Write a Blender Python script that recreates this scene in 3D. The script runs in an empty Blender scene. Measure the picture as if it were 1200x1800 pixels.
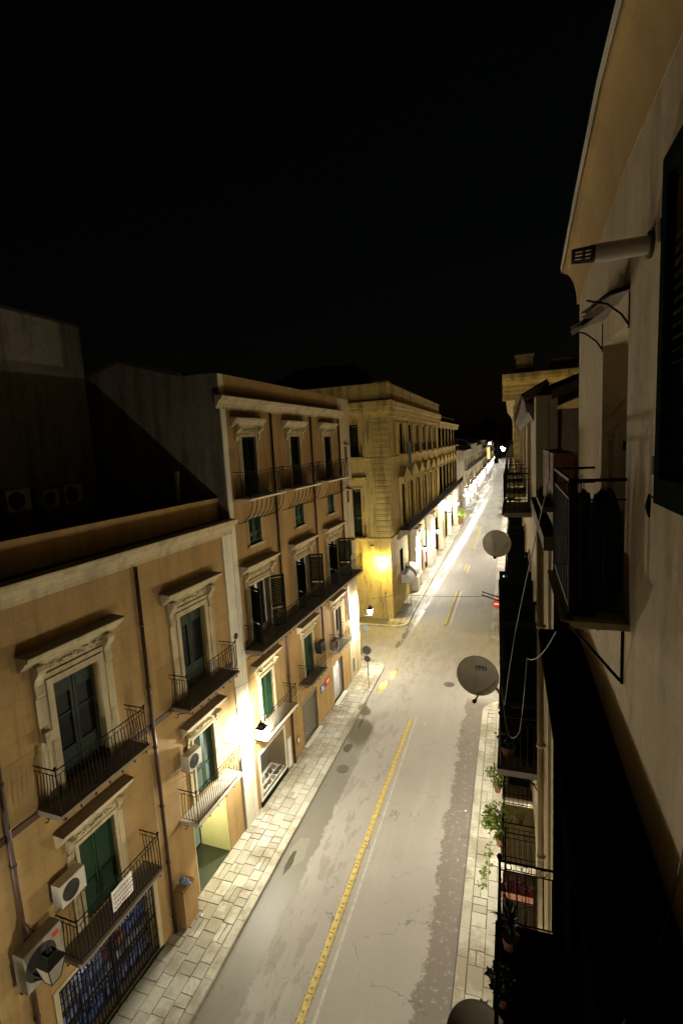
import bpy, bmesh, math, random
from math import radians as R, sin, cos, pi
from mathutils import Matrix, Vector
random.seed(7)
sc = bpy.context.scene
C = sc.collection
# ------------------------------------------------------------------ camera
CAM_H = 16.5
yaw, pitch, roll = R(-19.106), R(7.656), R(-3.1475)
fw = Vector((sin(yaw)*cos(pitch), cos(yaw)*cos(pitch), -sin(pitch)))
r0 = Vector((cos(yaw), -sin(yaw), 0)); u0 = r0.cross(fw)
rt = cos(roll)*r0 + sin(roll)*u0; up = -sin(roll)*r0 + cos(roll)*u0
cd = bpy.data.cameras.new('camera'); cam = bpy.data.objects.new('camera', cd); C.objects.link(cam)
cam.matrix_world = Matrix(((rt.x, up.x, -fw.x, 0), (rt.y, up.y, -fw.y, 0), (rt.z, up.z, -fw.z, CAM_H), (0, 0, 0, 1)))
cd.sensor_fit = 'VERTICAL'; cd.sensor_height = 36; cd.lens = 17.4; cd.clip_end = 3000; cd.clip_start = .05
sc.camera = cam
# ------------------------------------------------------------------ night sky
w = bpy.data.worlds.new('World'); sc.world = w; w.use_nodes = True
nt = w.node_tree; bg = nt.nodes['Background']
sky = nt.nodes.new('ShaderNodeTexSky'); sky.sky_type = 'NISHITA'; sky.sun_disc = False
sky.sun_elevation = R(1); sky.sun_rotation = R(200)
nt.links.new(sky.outputs[0], bg.inputs[0]); bg.inputs[1].default_value = 0.0012
sc.view_settings.view_transform = 'Standard'; sc.view_settings.look = 'None'
sc.view_settings.exposure = 0; sc.view_settings.gamma = 1
sc.cycles.use_denoising = True
sc.cycles.max_bounces = 6; sc.cycles.diffuse_bounces = 3; sc.cycles.transparent_max_bounces = 16
sc.cycles.sample_clamp_indirect = 4; sc.cycles.caustics_reflective = False; sc.cycles.caustics_refractive = False
LAMP_COL = (1.0, .93, .765)
LAMP_W = 2150

# ------------------------------------------------------------------ materials
def newmat(name):
    m = bpy.data.materials.new(name); m.use_nodes = True
    return m, m.node_tree, m.node_tree.nodes['Principled BSDF']
def node(nt, t, **kw):
    n = nt.nodes.new(t)
    for k, v in kw.items():
        if k.startswith('i_'):
            n.inputs[k[2:].replace('_', ' ')].default_value = v
        else: setattr(n, k, v)
    return n
def M_(nt, op, a, b=None, c=None, clamp=False):
    n = nt.nodes.new('ShaderNodeMath'); n.operation = op; n.use_clamp = clamp
    for i, v in enumerate((a, b, c)):
        if v is None: continue
        if isinstance(v, (int, float)): n.inputs[i].default_value = v
        else: nt.links.new(v, n.inputs[i])
    return n.outputs[0]
def mixc(nt, f, a, b, mode='MIX'):
    n = nt.nodes.new('ShaderNodeMix'); n.data_type = 'RGBA'; n.blend_type = mode
    for s, v in ((0, f), (6, a), (7, b)):
        if isinstance(v, (int, float)): n.inputs[s].default_value = v
        elif isinstance(v, tuple): n.inputs[s].default_value = (*v[:3], 1)
        else: nt.links.new(v, n.inputs[s])
    return n.outputs[2]
def ramp(nt, v, a, b):
    n = nt.nodes.new('ShaderNodeMapRange'); n.clamp = True
    n.inputs[1].default_value = a; n.inputs[2].default_value = b
    nt.links.new(v, n.inputs[0]); return n.outputs[0]
def objco(nt): return nt.nodes.new('ShaderNodeTexCoord').outputs['Object']
def noise(nt, co, scale, detail=6, rough=.6, sc3=None, off=None):
    if sc3 or off:
        mp = nt.nodes.new('ShaderNodeMapping')
        if sc3: mp.inputs['Scale'].default_value = sc3
        if off: mp.inputs['Location'].default_value = off
        nt.links.new(co, mp.inputs[0]); co = mp.outputs[0]
    n = nt.nodes.new('ShaderNodeTexNoise'); n.inputs['Scale'].default_value = scale
    n.inputs['Detail'].default_value = detail; n.inputs['Roughness'].default_value = rough
    nt.links.new(co, n.inputs['Vector']); return n.outputs[0]
def bump(nt, b, h, s=.3, d=.02):
    n = nt.nodes.new('ShaderNodeBump'); n.inputs['Strength'].default_value = s; n.inputs['Distance'].default_value = d
    nt.links.new(h, n.inputs['Height']); nt.links.new(n.outputs[0], b.inputs['Normal'])

def plaster(name, base, dirt=(.06, .05, .035), amt=.5, grooves=None, streak=.35, bs=.25, patch=None, patch_amt=.5):
    m, nt, b = newmat(name); co = objco(nt)
    n1 = noise(nt, co, .7, 8, .65); n2 = noise(nt, co, 6, 8, .7); n3 = noise(nt, co, 2.2, 6, .6, (1, 1, .12))
    c = mixc(nt, ramp(nt, n1, .35, .75), base, tuple(x*.78 for x in base))
    c = mixc(nt, M_(nt, 'MULTIPLY', ramp(nt, n3, .47, .63), streak), c, dirt)
    c = mixc(nt, M_(nt, 'MULTIPLY', ramp(nt, n2, .50, .66), amt*.55), c, dirt)
    if patch:
        n5 = noise(nt, co, .9, 9, .72, off=(13, 5, 2))
        c = mixc(nt, M_(nt, 'MULTIPLY', ramp(nt, n5, .53, .58), patch_amt), c, patch)
    h = n2
    if grooves:
        sx = nt.nodes.new('ShaderNodeSeparateXYZ'); nt.links.new(co, sx.inputs[0])
        cx = nt.nodes.new('ShaderNodeCombineXYZ')
        nt.links.new(sx.outputs[grooves.get('ax', 1)], cx.inputs[0]); nt.links.new(sx.outputs[2], cx.inputs[1])
        br = nt.nodes.new('ShaderNodeTexBrick'); br.offset = .5
        br.inputs['Scale'].default_value = 1; br.inputs['Brick Width'].default_value = grooves['w']
        br.inputs['Row Height'].default_value = grooves['h']; br.inputs['Mortar Size'].default_value = grooves.get('m', .009)
        br.inputs['Mortar Smooth'].default_value = .3
        nt.links.new(cx.outputs[0], br.inputs['Vector'])
        f = br.outputs['Fac']
        c = mixc(nt, M_(nt, 'MULTIPLY', f, grooves.get('f', .35)), c, tuple(x*.4 for x in base))
        h = M_(nt, 'SUBTRACT', M_(nt, 'MULTIPLY', n2, .3), M_(nt, 'MULTIPLY', f, .8))
    nt.links.new(c, b.inputs['Base Color']); b.inputs['Roughness'].default_value = .9
    b.inputs['Specular IOR Level'].default_value = .25
    bump(nt, b, h, bs, .03); return m
def simple(name, col, rough=.6, metal=0, var=.25, ns=8, bs=.1, spec=.5):
    m, nt, b = newmat(name); co = objco(nt); n = noise(nt, co, ns, 5, .6)
    c = mixc(nt, ramp(nt, n, .3, .75), col, tuple(x*(1-var) for x in col))
    nt.links.new(c, b.inputs['Base Color']); b.inputs['Roughness'].default_value = rough
    b.inputs['Metallic'].default_value = metal; b.inputs['Specular IOR Level'].default_value = spec
    if bs: bump(nt, b, n, bs, .01)
    return m
def emit(name, col, s, base=(.8, .8, .8), vary=0, ns=2.):
    m, nt, b = newmat(name)
    b.inputs['Base Color'].default_value = (*base, 1); b.inputs['Emission Strength'].default_value = s
    b.inputs['Emission Color'].default_value = (*col, 1)
    if vary:
        co = objco(nt); v = nt.nodes.new('ShaderNodeTexVoronoi'); v.inputs['Scale'].default_value = ns
        nt.links.new(co, v.inputs['Vector'])
        c = mixc(nt, vary, (*col,), v.outputs['Color'], 'MULTIPLY'); nt.links.new(c, b.inputs['Emission Color'])
    return m

TAN = (.39, .255, .10)
m_tan = plaster('tan_plaster_coursed', TAN, grooves=dict(w=1.35, h=.47, m=.009, f=.42), amt=.2, streak=.26, patch=(.36, .25, .115), patch_amt=.45)
m_tan_top = plaster('tan_plaster', (.365, .235, .092), amt=.2, streak=.24)
m_cream = plaster('cream_stucco', (.52, .44, .27), amt=.3, streak=.3)
m_white = plaster('white_stucco', (.74, .69, .54), amt=.15, streak=.12)
m_yell = plaster('yellowed_limestone_plaster', (.50, .375, .125), dirt=(.06, .045, .018), amt=.6, streak=.55, patch=(.42, .31, .10))
m_quoin = plaster('quoin_stone', (.47, .355, .12), dirt=(.06, .045, .018), amt=.6, streak=.55, grooves=dict(w=30., h=.52, m=.03, f=.9))
m_quoinx = plaster('quoin_stone_side', (.47, .355, .12), dirt=(.06, .045, .018), amt=.6, streak=.55, grooves=dict(w=30., h=.52, m=.03, f=.9, ax=0))
m_oldwall = plaster('bare_old_render', (.60, .48, .31), dirt=(.16, .13, .08), amt=.5, streak=.35, bs=.6, patch=(.48, .38, .23), patch_amt=.6)
m_rwall = plaster('ochre_lower_render', (.66, .52, .27), amt=.5, streak=.6)
m_cove = plaster('ochre_cove_plaster', (.50, .34, .14), amt=.2, streak=.1, patch=(.42, .22, .08), patch_amt=.4)
m_grey_r = plaster('dim_grey_render', (.30, .26, .19), amt=.7, streak=.5)
m_blackr = simple('painted_shade_black', (.004, .0035, .003), 1, 0, .4, 6, .2, 0)  # near-black colour stands in for shade on lower walls, ledge and dome
m_dark_r = plaster('dark_render', (.12, .09, .06), amt=.7, streak=.5)
m_roof = simple('dark_roof', (.05, .04, .035), .9, ns=3)
m_slab = simple('balcony_slab_stone', (.22, .18, .13), .85, ns=5, bs=.3)
m_slabw = simple('pale_marble_slab', (.66, .60, .47), .6, ns=5, bs=.2)
m_iron = simple('black_wrought_iron', (.012, .010, .008), .7, 0, .4, 30, .1, .1)
m_rust = simple('rusty_iron', (.06, .03, .018), .8, .1, .5, 20)
m_pipe = simple('brown_downpipe_paint', (.075, .035, .02), .5, .1, .4, 6)
m_green = simple('dark_green_shutter_paint', (.012, .052, .022), .6, 0, .45, 10, .1, .2)
m_green2 = simple('grey_green_window_paint', (.020, .034, .022), .6, 0, .4, 10, .1, .15)
m_green3 = simple('blackish_green_paint', (.013, .018, .011), .85, 0, .4, 10, .1, 0)
m_glass = simple('dark_window_glass', (.006, .006, .006), .45, 0, .2, 2, 0, .06)
m_wframe = simple('white_window_frame', (.62, .58, .48), .5, 0, .2, 8)
m_curt = simple('curtain_cloth', (.45, .42, .36), .9, 0, .3, 10)
m_plastic = simple('aged_white_enamel', (.58, .55, .45), .45, .0, .18, 5)
m_acgrill = simple('fan_grille_black', (.03, .028, .025), .6, 0, .3, 20)
m_cable = simple('grey_cable', (.22, .2, .17), .6, 0, .2, 10, 0)
m_cableb = simple('black_cable', (.02, .018, .015), .6, 0, .2, 10, 0)
m_dish = simple('grey_dish_enamel', (.80, .72, .54), .6, 0, .25, 4, .05)
m_steel = simple('galvanised_steel', (.32, .31, .28), .4, .7, .3, 12)
m_roller = simple('grey_roller_steel', (.34, .33, .31), .5, .4, .25, 3)
m_marb = simple('white_marble_step', (.72, .68, .56), .4, 0, .15, 6)
m_terra = simple('terracotta', (.32, .12, .06), .85, 0, .3, 8)
m_leaf = simple('leaf_green', (.44, .56, .12), .6, 0, .5, 6, 0)
m_leafd = simple('dark_leaf', (.03, .06, .025), .6, 0, .4, 6, 0)
m_flower = simple('magenta_leaf', (.16, .02, .05), .7, 0, .4, 8, 0)
m_stem = simple('plant_stem', (.08, .06, .03), .8)
m_red = simple('sign_red', (.6, .02, .015), .4, 0, .1); m_blue = simple('sign_blue', (.03, .08, .3), .4, 0, .1)
m_signw = simple('sign_white', (.8, .8, .76), .4, 0, .05); m_signgrey = simple('sign_back_grey', (.10, .10, .095), .5, .4, .2)
m_cloth = simple('dark_cloth', (.012, .013, .018), .95, 0, .4, 8); m_cloth2 = simple('charcoal_cloth', (.02, .02, .022), .95, 0, .4, 8)
m_clothg = simple('green_tarpaulin', (.03, .07, .04), .9, 0, .3, 3)
m_brick = plaster('brick_parapet', (.22, .10, .05), amt=.7, grooves=dict(w=.26, h=.075, m=.008, f=.6, ax=0))
m_tile = simple('roof_tile', (.12, .07, .04), .9, 0, .5, 6, .4)
m_yel = simple('worn_yellow_rubber', (.56, .44, .15), .8, 0, .35, 14, .3)
m_yel2 = simple('worn_yellow_stud', (.46, .35, .11), .8, 0, .4, 9, .3)
m_paint = simple('worn_white_road_paint', (.42, .40, .33), .7, 0, .4, 5, .1)
m_manh = simple('cast_iron_cover', (.13, .11, .085), .6, .2, .4, 30, .5)
m_tarp = simple('awning_canvas', (.42, .40, .36), .85, 0, .2, 6)
m_tarpd = simple('brown_awning_canvas', (.10, .065, .04), .9, 0, .3, 6)
m_shop = emit('lit_shop_window', (1, .95, .86), 7, vary=.85, ns=.9)
m_shopdim = emit('dim_shop_light', (.95, .9, .7), .35, vary=.7, ns=6)
m_lightbox = emit('light_box_face', (.85, .92, 1), 10)
m_amber = emit('amber_lamp', (1, .45, .05), 25)
m_white_l = emit('white_lamp', (1, .95, .85), 60)
def glowglass():
    m, nt, b = newmat('lit_lantern_glass'); nt.nodes.remove(b)
    e = node(nt, 'ShaderNodeEmission'); e.inputs[0].default_value = (1, .93, .75, 1); e.inputs[1].default_value = 40
    t = node(nt, 'ShaderNodeBsdfTransparent'); mx = node(nt, 'ShaderNodeMixShader'); mx.inputs[0].default_value = .3
    nt.links.new(t.outputs[0], mx.inputs[1]); nt.links.new(e.outputs[0], mx.inputs[2])
    nt.links.new(mx.outputs[0], nt.nodes['Material Output'].inputs[0]); return m
m_lglass = glowglass()

def road_mat():
    m, nt, b = newmat('worn_asphalt'); co = objco(nt)
    sx = nt.nodes.new('ShaderNodeSeparateXYZ'); nt.links.new(co, sx.inputs[0]); X, Y = sx.outputs[0], sx.outputs[1]
    nb = noise(nt, co, .9, 7, .72); nf = noise(nt, co, 26, 6, .85); nm = noise(nt, co, .25, 5, .6)
    ns = noise(nt, co, 1.3, 7, .7, (1.6, .16, 1)); ns2 = noise(nt, co, 2.0, 6, .72, (1, .3, 1), (7, 3, 0))
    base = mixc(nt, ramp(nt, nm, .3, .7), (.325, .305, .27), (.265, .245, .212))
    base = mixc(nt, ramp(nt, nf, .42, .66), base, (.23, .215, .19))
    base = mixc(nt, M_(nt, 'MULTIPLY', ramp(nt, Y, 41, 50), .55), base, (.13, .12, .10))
    # lanes polished by tyres, faint
    lane = M_(nt, 'MULTIPLY', ramp(nt, ns, .52, .7), .35)
    base = mixc(nt, lane, base, (.37, .345, .30))
    def near(v, c, wd):  # 1 within wd of c
        return ramp(nt, M_(nt, 'ABSOLUTE', M_(nt, 'SUBTRACT', v, c)), wd, wd*.75)
    jit = M_(nt, 'MULTIPLY', M_(nt, 'SUBTRACT', nb, .5), 2.6)
    jit2 = M_(nt, 'MULTIPLY', M_(nt, 'SUBTRACT', noise(nt, co, 5, 6, .8), .5), .9)
    # right-hand strip of older darker surfacing with ragged edge
    e = M_(nt, 'ADD', X, M_(nt, 'ADD', M_(nt, 'MULTIPLY', jit, .55), jit2))
    rs = M_(nt, 'MULTIPLY', ramp(nt, e, -2.86, -2.78), ramp(nt, M_(nt, 'ADD', Y, jit2), 31, 30))
    spots = ramp(nt, noise(nt, co, 5, 6, .8, off=(3, 9, 1)), .575, .60)
    rs = M_(nt, 'MULTIPLY', rs, M_(nt, 'SUBTRACT', 1, spots))
    c = mixc(nt, M_(nt, 'MULTIPLY', rs, .85), base, (.125, .103, .083))
    # ragged streak patches left of the lane divider
    st = M_(nt, 'MULTIPLY', ramp(nt, ns2, .53, .56), near(X, -6.9, .9))
    st = M_(nt, 'MULTIPLY', st, ramp(nt, Y, 45, 36))
    c = mixc(nt, M_(nt, 'MULTIPLY', st, .5), c, (.165, .14, .11))
    # gutter on the left, damp
    e2 = M_(nt, 'ADD', X, M_(nt, 'ADD', M_(nt, 'MULTIPLY', jit, .25), M_(nt, 'MULTIPLY', jit2, .5)))
    gut = ramp(nt, e2, -7.72, -7.80)
    gut = M_(nt, 'MULTIPLY', gut, ramp(nt, Y, 31, 26))
    wetn = M_(nt, 'MULTIPLY', gut, ramp(nt, noise(nt, co, .8, 4, .5, (1, .35, 1), (2, 2, 2)), .3, .55))
    c = mixc(nt, M_(nt, 'MULTIPLY', gut, .75), c, (.10, .095, .068))
    # streaming wet band beyond the junction, along the left lane
    ctr = M_(nt, 'ADD', -8.9, M_(nt, 'MULTIPLY', M_(nt, 'SUBTRACT', Y, 36), .028))
    dx = M_(nt, 'ABSOLUTE', M_(nt, 'SUBTRACT', X, M_(nt, 'ADD', ctr, M_(nt, 'MULTIPLY', jit2, .6))))
    band = M_(nt, 'MULTIPLY', ramp(nt, M_(nt, 'SUBTRACT', dx, M_(nt, 'MULTIPLY', ramp(nt, Y, 36, 85), .35)), .6, .15), M_(nt, 'MULTIPLY', ramp(nt, Y, 33, 38), ramp(nt, noise(nt, co, 1.6, 6, .75, (2.2, .5, 1), (4, 4, 4)), .40, .50)))
    # junction, muddy brownish older surface
    jn = M_(nt, 'MULTIPLY', ramp(nt, M_(nt, 'ADD', Y, jit), 30, 33), ramp(nt, M_(nt, 'ADD', Y, jit), 46, 41))
    c = mixc(nt, M_(nt, 'MULTIPLY', jn, M_(nt, 'MULTIPLY', ramp(nt, ns2, .44, .58), .55)), c, (.22, .18, .125))
    c = mixc(nt, M_(nt, 'MULTIPLY', band, .6), c, (.08, .072, .055))
    wet = M_(nt, 'MAXIMUM', M_(nt, 'MULTIPLY', wetn, .5), M_(nt, 'MULTIPLY', band, M_(nt, 'SUBTRACT', 1, M_(nt, 'MULTIPLY', ramp(nt, Y, 60, 90), .35))), clamp=True)
    far = M_(nt, 'MULTIPLY', ramp(nt, Y, 60, 110), M_(nt, 'MULTIPLY', ramp(nt, noise(nt, co, .35, 5, .7, (1, .5, 1), (9, 1, 4)), .46, .58), .5)); wet = M_(nt, 'MAXIMUM', wet, far)
    # cracks
    vo = nt.nodes.new('ShaderNodeTexVoronoi'); vo.feature = 'DISTANCE_TO_EDGE'; vo.inputs['Scale'].default_value = .55
    cw = nt.nodes.new('ShaderNodeVectorMath'); cw.operation = 'ADD'
    nv = nt.nodes.new('ShaderNodeTexNoise'); nv.inputs['Scale'].default_value = 1.5; nt.links.new(co, nv.inputs['Vector'])
    nt.links.new(co, cw.inputs[0]); nt.links.new(nv.outputs['Color'], cw.inputs[1]); nt.links.new(cw.outputs[0], vo.inputs['Vector'])
    cr = M_(nt, 'MULTIPLY', ramp(nt, vo.outputs['Distance'], .012, .004), ramp(nt, nb, .5, .6))
    c = mixc(nt, M_(nt, 'MULTIPLY', cr, .6), c, (.05, .045, .035))
    nt.links.new(c, b.inputs['Base Color'])
    rg = M_(nt, 'SUBTRACT', .72, M_(nt, 'MULTIPLY', wet, .50)); nt.links.new(rg, b.inputs['Roughness'])
    b.inputs['Specular IOR Level'].default_value = .45
    hh = M_(nt, 'MULTIPLY', M_(nt, 'ADD', nf, M_(nt, 'MULTIPLY', nb, 1.5)), M_(nt, 'SUBTRACT', 1, M_(nt, 'MULTIPLY', wet, .6)))
    bump(nt, b, hh, .35, .02); return m
m_road = road_mat()
def slab_mat(name, base, dark, island=True):
    m, nt, b = newmat(name); co = objco(nt)
    n1 = noise(nt, co, .5, 7, .7); n2 = noise(nt, co, 9, 7, .7)
    c = base
    if island:
        g = nt.nodes.new('ShaderNodeNewGeometry')
        c = mixc(nt, g.outputs['Random Per Island'], base, tuple(x*.62 for x in base))
    c = mixc(nt, M_(nt, 'MULTIPLY', ramp(nt, n1, .46, .58), .85), c, dark)
    c = mixc(nt, M_(nt, 'MULTIPLY', ramp(nt, n2, .5, .8), .6), c, dark)
    nt.links.new(c, b.inputs['Base Color']); b.inputs['Roughness'].default_value = .7
    bump(nt, b, n2, .35, .02); return m
m_pave = slab_mat('limestone_paving', (.46, .44, .355), (.21, .18, .115))
m_joint = simple('paving_joint_dirt', (.12, .11, .08), .95, 0, .3, 10)

# ------------------------------------------------------------------ mesh helper
I4 = Matrix.Identity(4)
class MB:
    def __init__(s, T=None): s.v = []; s.f = []; s.T = T or I4
    def add(s, vs, fs, L=None):
        o = len(s.v)
        for p in vs:
            p = Vector(p)
            if L is not None: p = L @ p
            s.v.append(p)
        s.f += [tuple(i+o for i in f) for f in fs]
    def box(s, x0, x1, y0, y1, z0, z1, L=None):
        vs = [(x, y, z) for x in (x0, x1) for y in (y0, y1) for z in (z0, z1)]
        s.add(vs, [(0, 1, 3, 2), (4, 6, 7, 5), (0, 4, 5, 1), (2, 3, 7, 6), (0, 2, 6, 4), (1, 5, 7, 3)], L)
    def quad(s, a, b, c, d, L=None): s.add([a, b, c, d], [(0, 1, 2, 3)], L)
    def prism(s, prof, u0, u1, ax='y', L=None):
        # prof: list of (o, z); extruded along y from u0 to u1
        n = len(prof)
        if ax == 'y': vs = [(o, u0, z) for o, z in prof] + [(o, u1, z) for o, z in prof]
        elif ax == 'z': vs = [(o, z, u0) for o, z in prof] + [(o, z, u1) for o, z in prof]
        else: vs = [(u0, o, z) for o, z in prof] + [(u1, o, z) for o, z in prof]
        s.add(vs, [tuple(range(n)), tuple(range(2*n-1, n-1, -1))] + [(i, i+n, (i+1) % n+n, (i+1) % n) for i in range(n)], L)
    def tube(s, pts, r, n=6, L=None, cap=True):
        pts = [Vector(p) for p in pts]; rings = []; vs = []; fs = []
        for i, p in enumerate(pts):
            d = (pts[min(i+1, len(pts)-1)]-pts[max(i-1, 0)])
            if d.length < 1e-9: d = Vector((0, 0, 1))
            d.normalize()
            a = Vector((0, 0, 1)) if abs(d.z) < .9 else Vector((1, 0, 0))
            e1 = d.cross(a).normalized(); e2 = d.cross(e1)
            rr = r[i] if isinstance(r, (list, tuple)) else r
            for k in range(n):
                t = 2*pi*(k+.5)/n; vs.append(p+e1*cos(t)*rr+e2*sin(t)*rr)
        for i in range(len(pts)-1):
            for k in range(n):
                fs.append((i*n+k, i*n+(k+1) % n, (i+1)*n+(k+1) % n, (i+1)*n+k))
        if cap: fs += [tuple(range(n-1, -1, -1)), tuple(range((len(pts)-1)*n, len(pts)*n))]
        s.add(vs, fs, L)
    def lathe(s, prof, n=16, L=None):
        vs = [(r*cos(2*pi*k/n), r*sin(2*pi*k/n), z) for r, z in prof for k in range(n)]
        fs = [(i*n+k, i*n+(k+1) % n, (i+1)*n+(k+1) % n, (i+1)*n+k) for i in range(len(prof)-1) for k in range(n)]
        s.add(vs, fs, L)
    def build(s, name, mat, parent=None, smooth=False, loc=None):
        me = bpy.data.meshes.new(name)
        me.from_pydata([tuple(s.T @ p) for p in s.v], [], s.f); me.update()
        bm = bmesh.new(); bm.from_mesh(me); bmesh.ops.recalc_face_normals(bm, faces=bm.faces); bm.to_mesh(me); bm.free()
        me.materials.append(mat)
        if smooth:
            for p in me.polygons: p.use_smooth = True
        o = bpy.data.objects.new(name, me); C.objects.link(o)
        if parent: o.parent = parent
        return o
def tag(o, label=None, cat=None, group=None, kind=None):
    if label: o['label'] = label
    if cat: o['category'] = cat
    if group: o['group'] = group
    if kind: o['kind'] = kind
    return o
def empty(name, loc=(0, 0, 0), rz=0):
    o = bpy.data.objects.new(name, None); o.location = loc; o.rotation_euler = (0, 0, rz)
    o.empty_display_size = .2; C.objects.link(o); return o
def copy_tree(o, parent=None):
    c = o.copy(); C.objects.link(c); c.parent = parent
    for ch in [x for x in o.children]: copy_tree(ch, c)
    return c
def Lm(o, u, z, rz=0, rx=0, ry=0):
    return Matrix.Translation((o, u, z)) @ Matrix.Rotation(rz, 4, 'Z') @ Matrix.Rotation(ry, 4, 'Y') @ Matrix.Rotation(rx, 4, 'X')
LEFT = I4
RIGHT = Matrix.Diagonal((-1, 1, 1, 1))
def NEAR(y0, x0=0): return Matrix(((0, 1, 0, x0), (-1, 0, 0, y0), (0, 0, 1, 0), (0, 0, 0, 1)))   # a face that looks towards -y; u runs along x

# ------------------------------------------------------------------ facade pieces  (o outward, u along, z up)
def wall(T, u0, u1, z0, z1, holes, mat, parent, o=0, name='wall', back=None):
    mb = MB(T)
    us = sorted({u0, u1, *[min(max(h[0], u0), u1) for h in holes], *[min(max(h[1], u0), u1) for h in holes]})
    zs = sorted({z0, z1, *[min(max(h[2], z0), z1) for h in holes], *[min(max(h[3], z0), z1) for h in holes]})
    for i in range(len(us)-1):
        for j in range(len(zs)-1):
            uc, zc = (us[i]+us[i+1])/2, (zs[j]+zs[j+1])/2
            if any(h[0] < uc < h[1] and h[2] < zc < h[3] for h in holes): continue
            mb.quad((o, us[i], zs[j]), (o, us[i+1], zs[j]), (o, us[i+1], zs[j+1]), (o, us[i], zs[j+1]))
    for h in holes:
        a, b, c, d = h[:4]; dp = h[4] if len(h) > 4 else .3
        mb.quad((o, a, c), (o-dp, a, c), (o-dp, a, d), (o, a, d)); mb.quad((o, b, c), (o, b, d), (o-dp, b, d), (o-dp, b, c))
        mb.quad((o, a, c), (o, b, c), (o-dp, b, c), (o-dp, a, c)); mb.quad((o, a, d), (o-dp, a, d), (o-dp, b, d), (o, b, d))
        mb.quad((o-dp, a, c), (o-dp, b, c), (o-dp, b, d), (o-dp, a, d))
    if back:
        mb.quad((o, u0, z0), (o-back, u0, z0), (o-back, u0, z1), (o, u0, z1))
        mb.quad((o, u1, z0), (o-back, u1, z0), (o-back, u1, z1), (o, u1, z1))
        mb.quad((o-back, u0, z0), (o-back, u1, z0), (o-back, u1, z1), (o-back, u0, z1))
    me = mb
    o_ = me.build(name, mat, parent); return o_
def leaf(mb, w, h, L, pitch=.075, solid=0.0, thick=.045, midrail=True):
    """louvred leaf: local x thickness, y width from hinge, z up"""
    st = .085; mb.box(-thick/2, thick/2, 0, st, 0, h, L); mb.box(-thick/2, thick/2, w-st, w, 0, h, L)
    mb.box(-thick/2, thick/2, st, w-st, h-.1, h, L); mb.box(-thick/2, thick/2, st, w-st, 0, .14, L)
    mid = h*.38 if midrail else -1
    if midrail: mb.box(-thick/2, thick/2, st, w-st, mid, mid+.09, L)
    if solid: mb.box(-thick/4, thick/4, st, w-st, .14, mid, L)
    z = .16 if not solid else mid+.11
    while z < h-.13:
        if not (mid-.05 < z < mid+.1):
            mb.add([(-.020, st, z+.02), (.020, st, z-pitch*.62), (.020, w-st, z-pitch*.62), (-.020, w-st, z+.02), (-.020, st, z+.032), (.020, st, z-pitch*.62+.012), (.020, w-st, z-pitch*.62+.012), (-.020, w-st, z+.032)],
                   [(0, 1, 2, 3), (4, 5, 6, 7), (0, 1, 5, 4), (3, 2, 6, 7)], L)
        z += pitch
def shutters(T, uc, z0, w, h, parent, mat, o=-.12, angL=0, angR=0, pitch=.075, solid=0, wsh=None):
    """two leaves, hinged at the jambs; angle 0 closed, positive swings outward"""
    hw = (wsh or w/2)-.01
    for s_, a in ((-1, angL), (1, angR)):
        mb = MB(T); u = uc+s_*w/2
        if s_ < 0: L = Lm(o if a == 0 else .03, u, z0, -a)
        else: L = Lm(o if a == 0 else .03, u, z0, a) @ Matrix.Diagonal((1, -1, 1, 1))
        leaf(mb, hw, h, L, pitch, solid); mb.build('shutter', mat, parent)
def glazed(T, uc, z0, w, h, parent, fmat, o=-.16, panel=.32, top=.14, transom=None):
    mb = MB(T); g = MB(T); u0, u1 = uc-w/2, uc+w/2
    for a, b in ((u0, uc-.012), (uc+.012, u1)):
        mb.box(o, o+.06, a, a+.09, z0, z0+h); mb.box(o, o+.06, b-.09, b, z0, z0+h)
        mb.box(o, o+.06, a+.09, b-.09, z0+h-.1, z0+h); mb.box(o, o+.055, a+.09, b-.09, z0, z0+h*panel)
        if top: mb.box(o, o+.07, a+.09, b-.09, z0+h*(1-top), z0+h-.1)
        if transom: mb.box(o, o+.05, a+.09, b-.09, z0+h*transom, z0+h*transom+.05)
    g.box(o-.02, o+.01, u0+.05, u1-.05, z0+.05, z0+h-.05)
    mb.build('window_leaf', fmat, parent); g.build('pane', m_glass, parent)
def surround(T, uc, z0, w, h, parent, mat, fw=.24, pr=.09, sill=False, ears=0):
    mb = MB(T); a, b = uc-w/2, uc+w/2
    for k, (d0, d1, p) in enumerate(((0, fw*.55, pr), (fw*.55, fw, pr*.55))):
        mb.box(0, p, a-d1, a-d0, z0, z0+h+d1); mb.box(0, p, b+d0, b+d1, z0, z0+h+d1)
        mb.box(0, p, a-d0, b+d0, z0+h+d0, z0+h+d1)
    if sill: mb.box(0, .12, a-fw-.05, b+fw+.05, z0-.1, z0)
    return mb.build('window', mat, parent)
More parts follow.
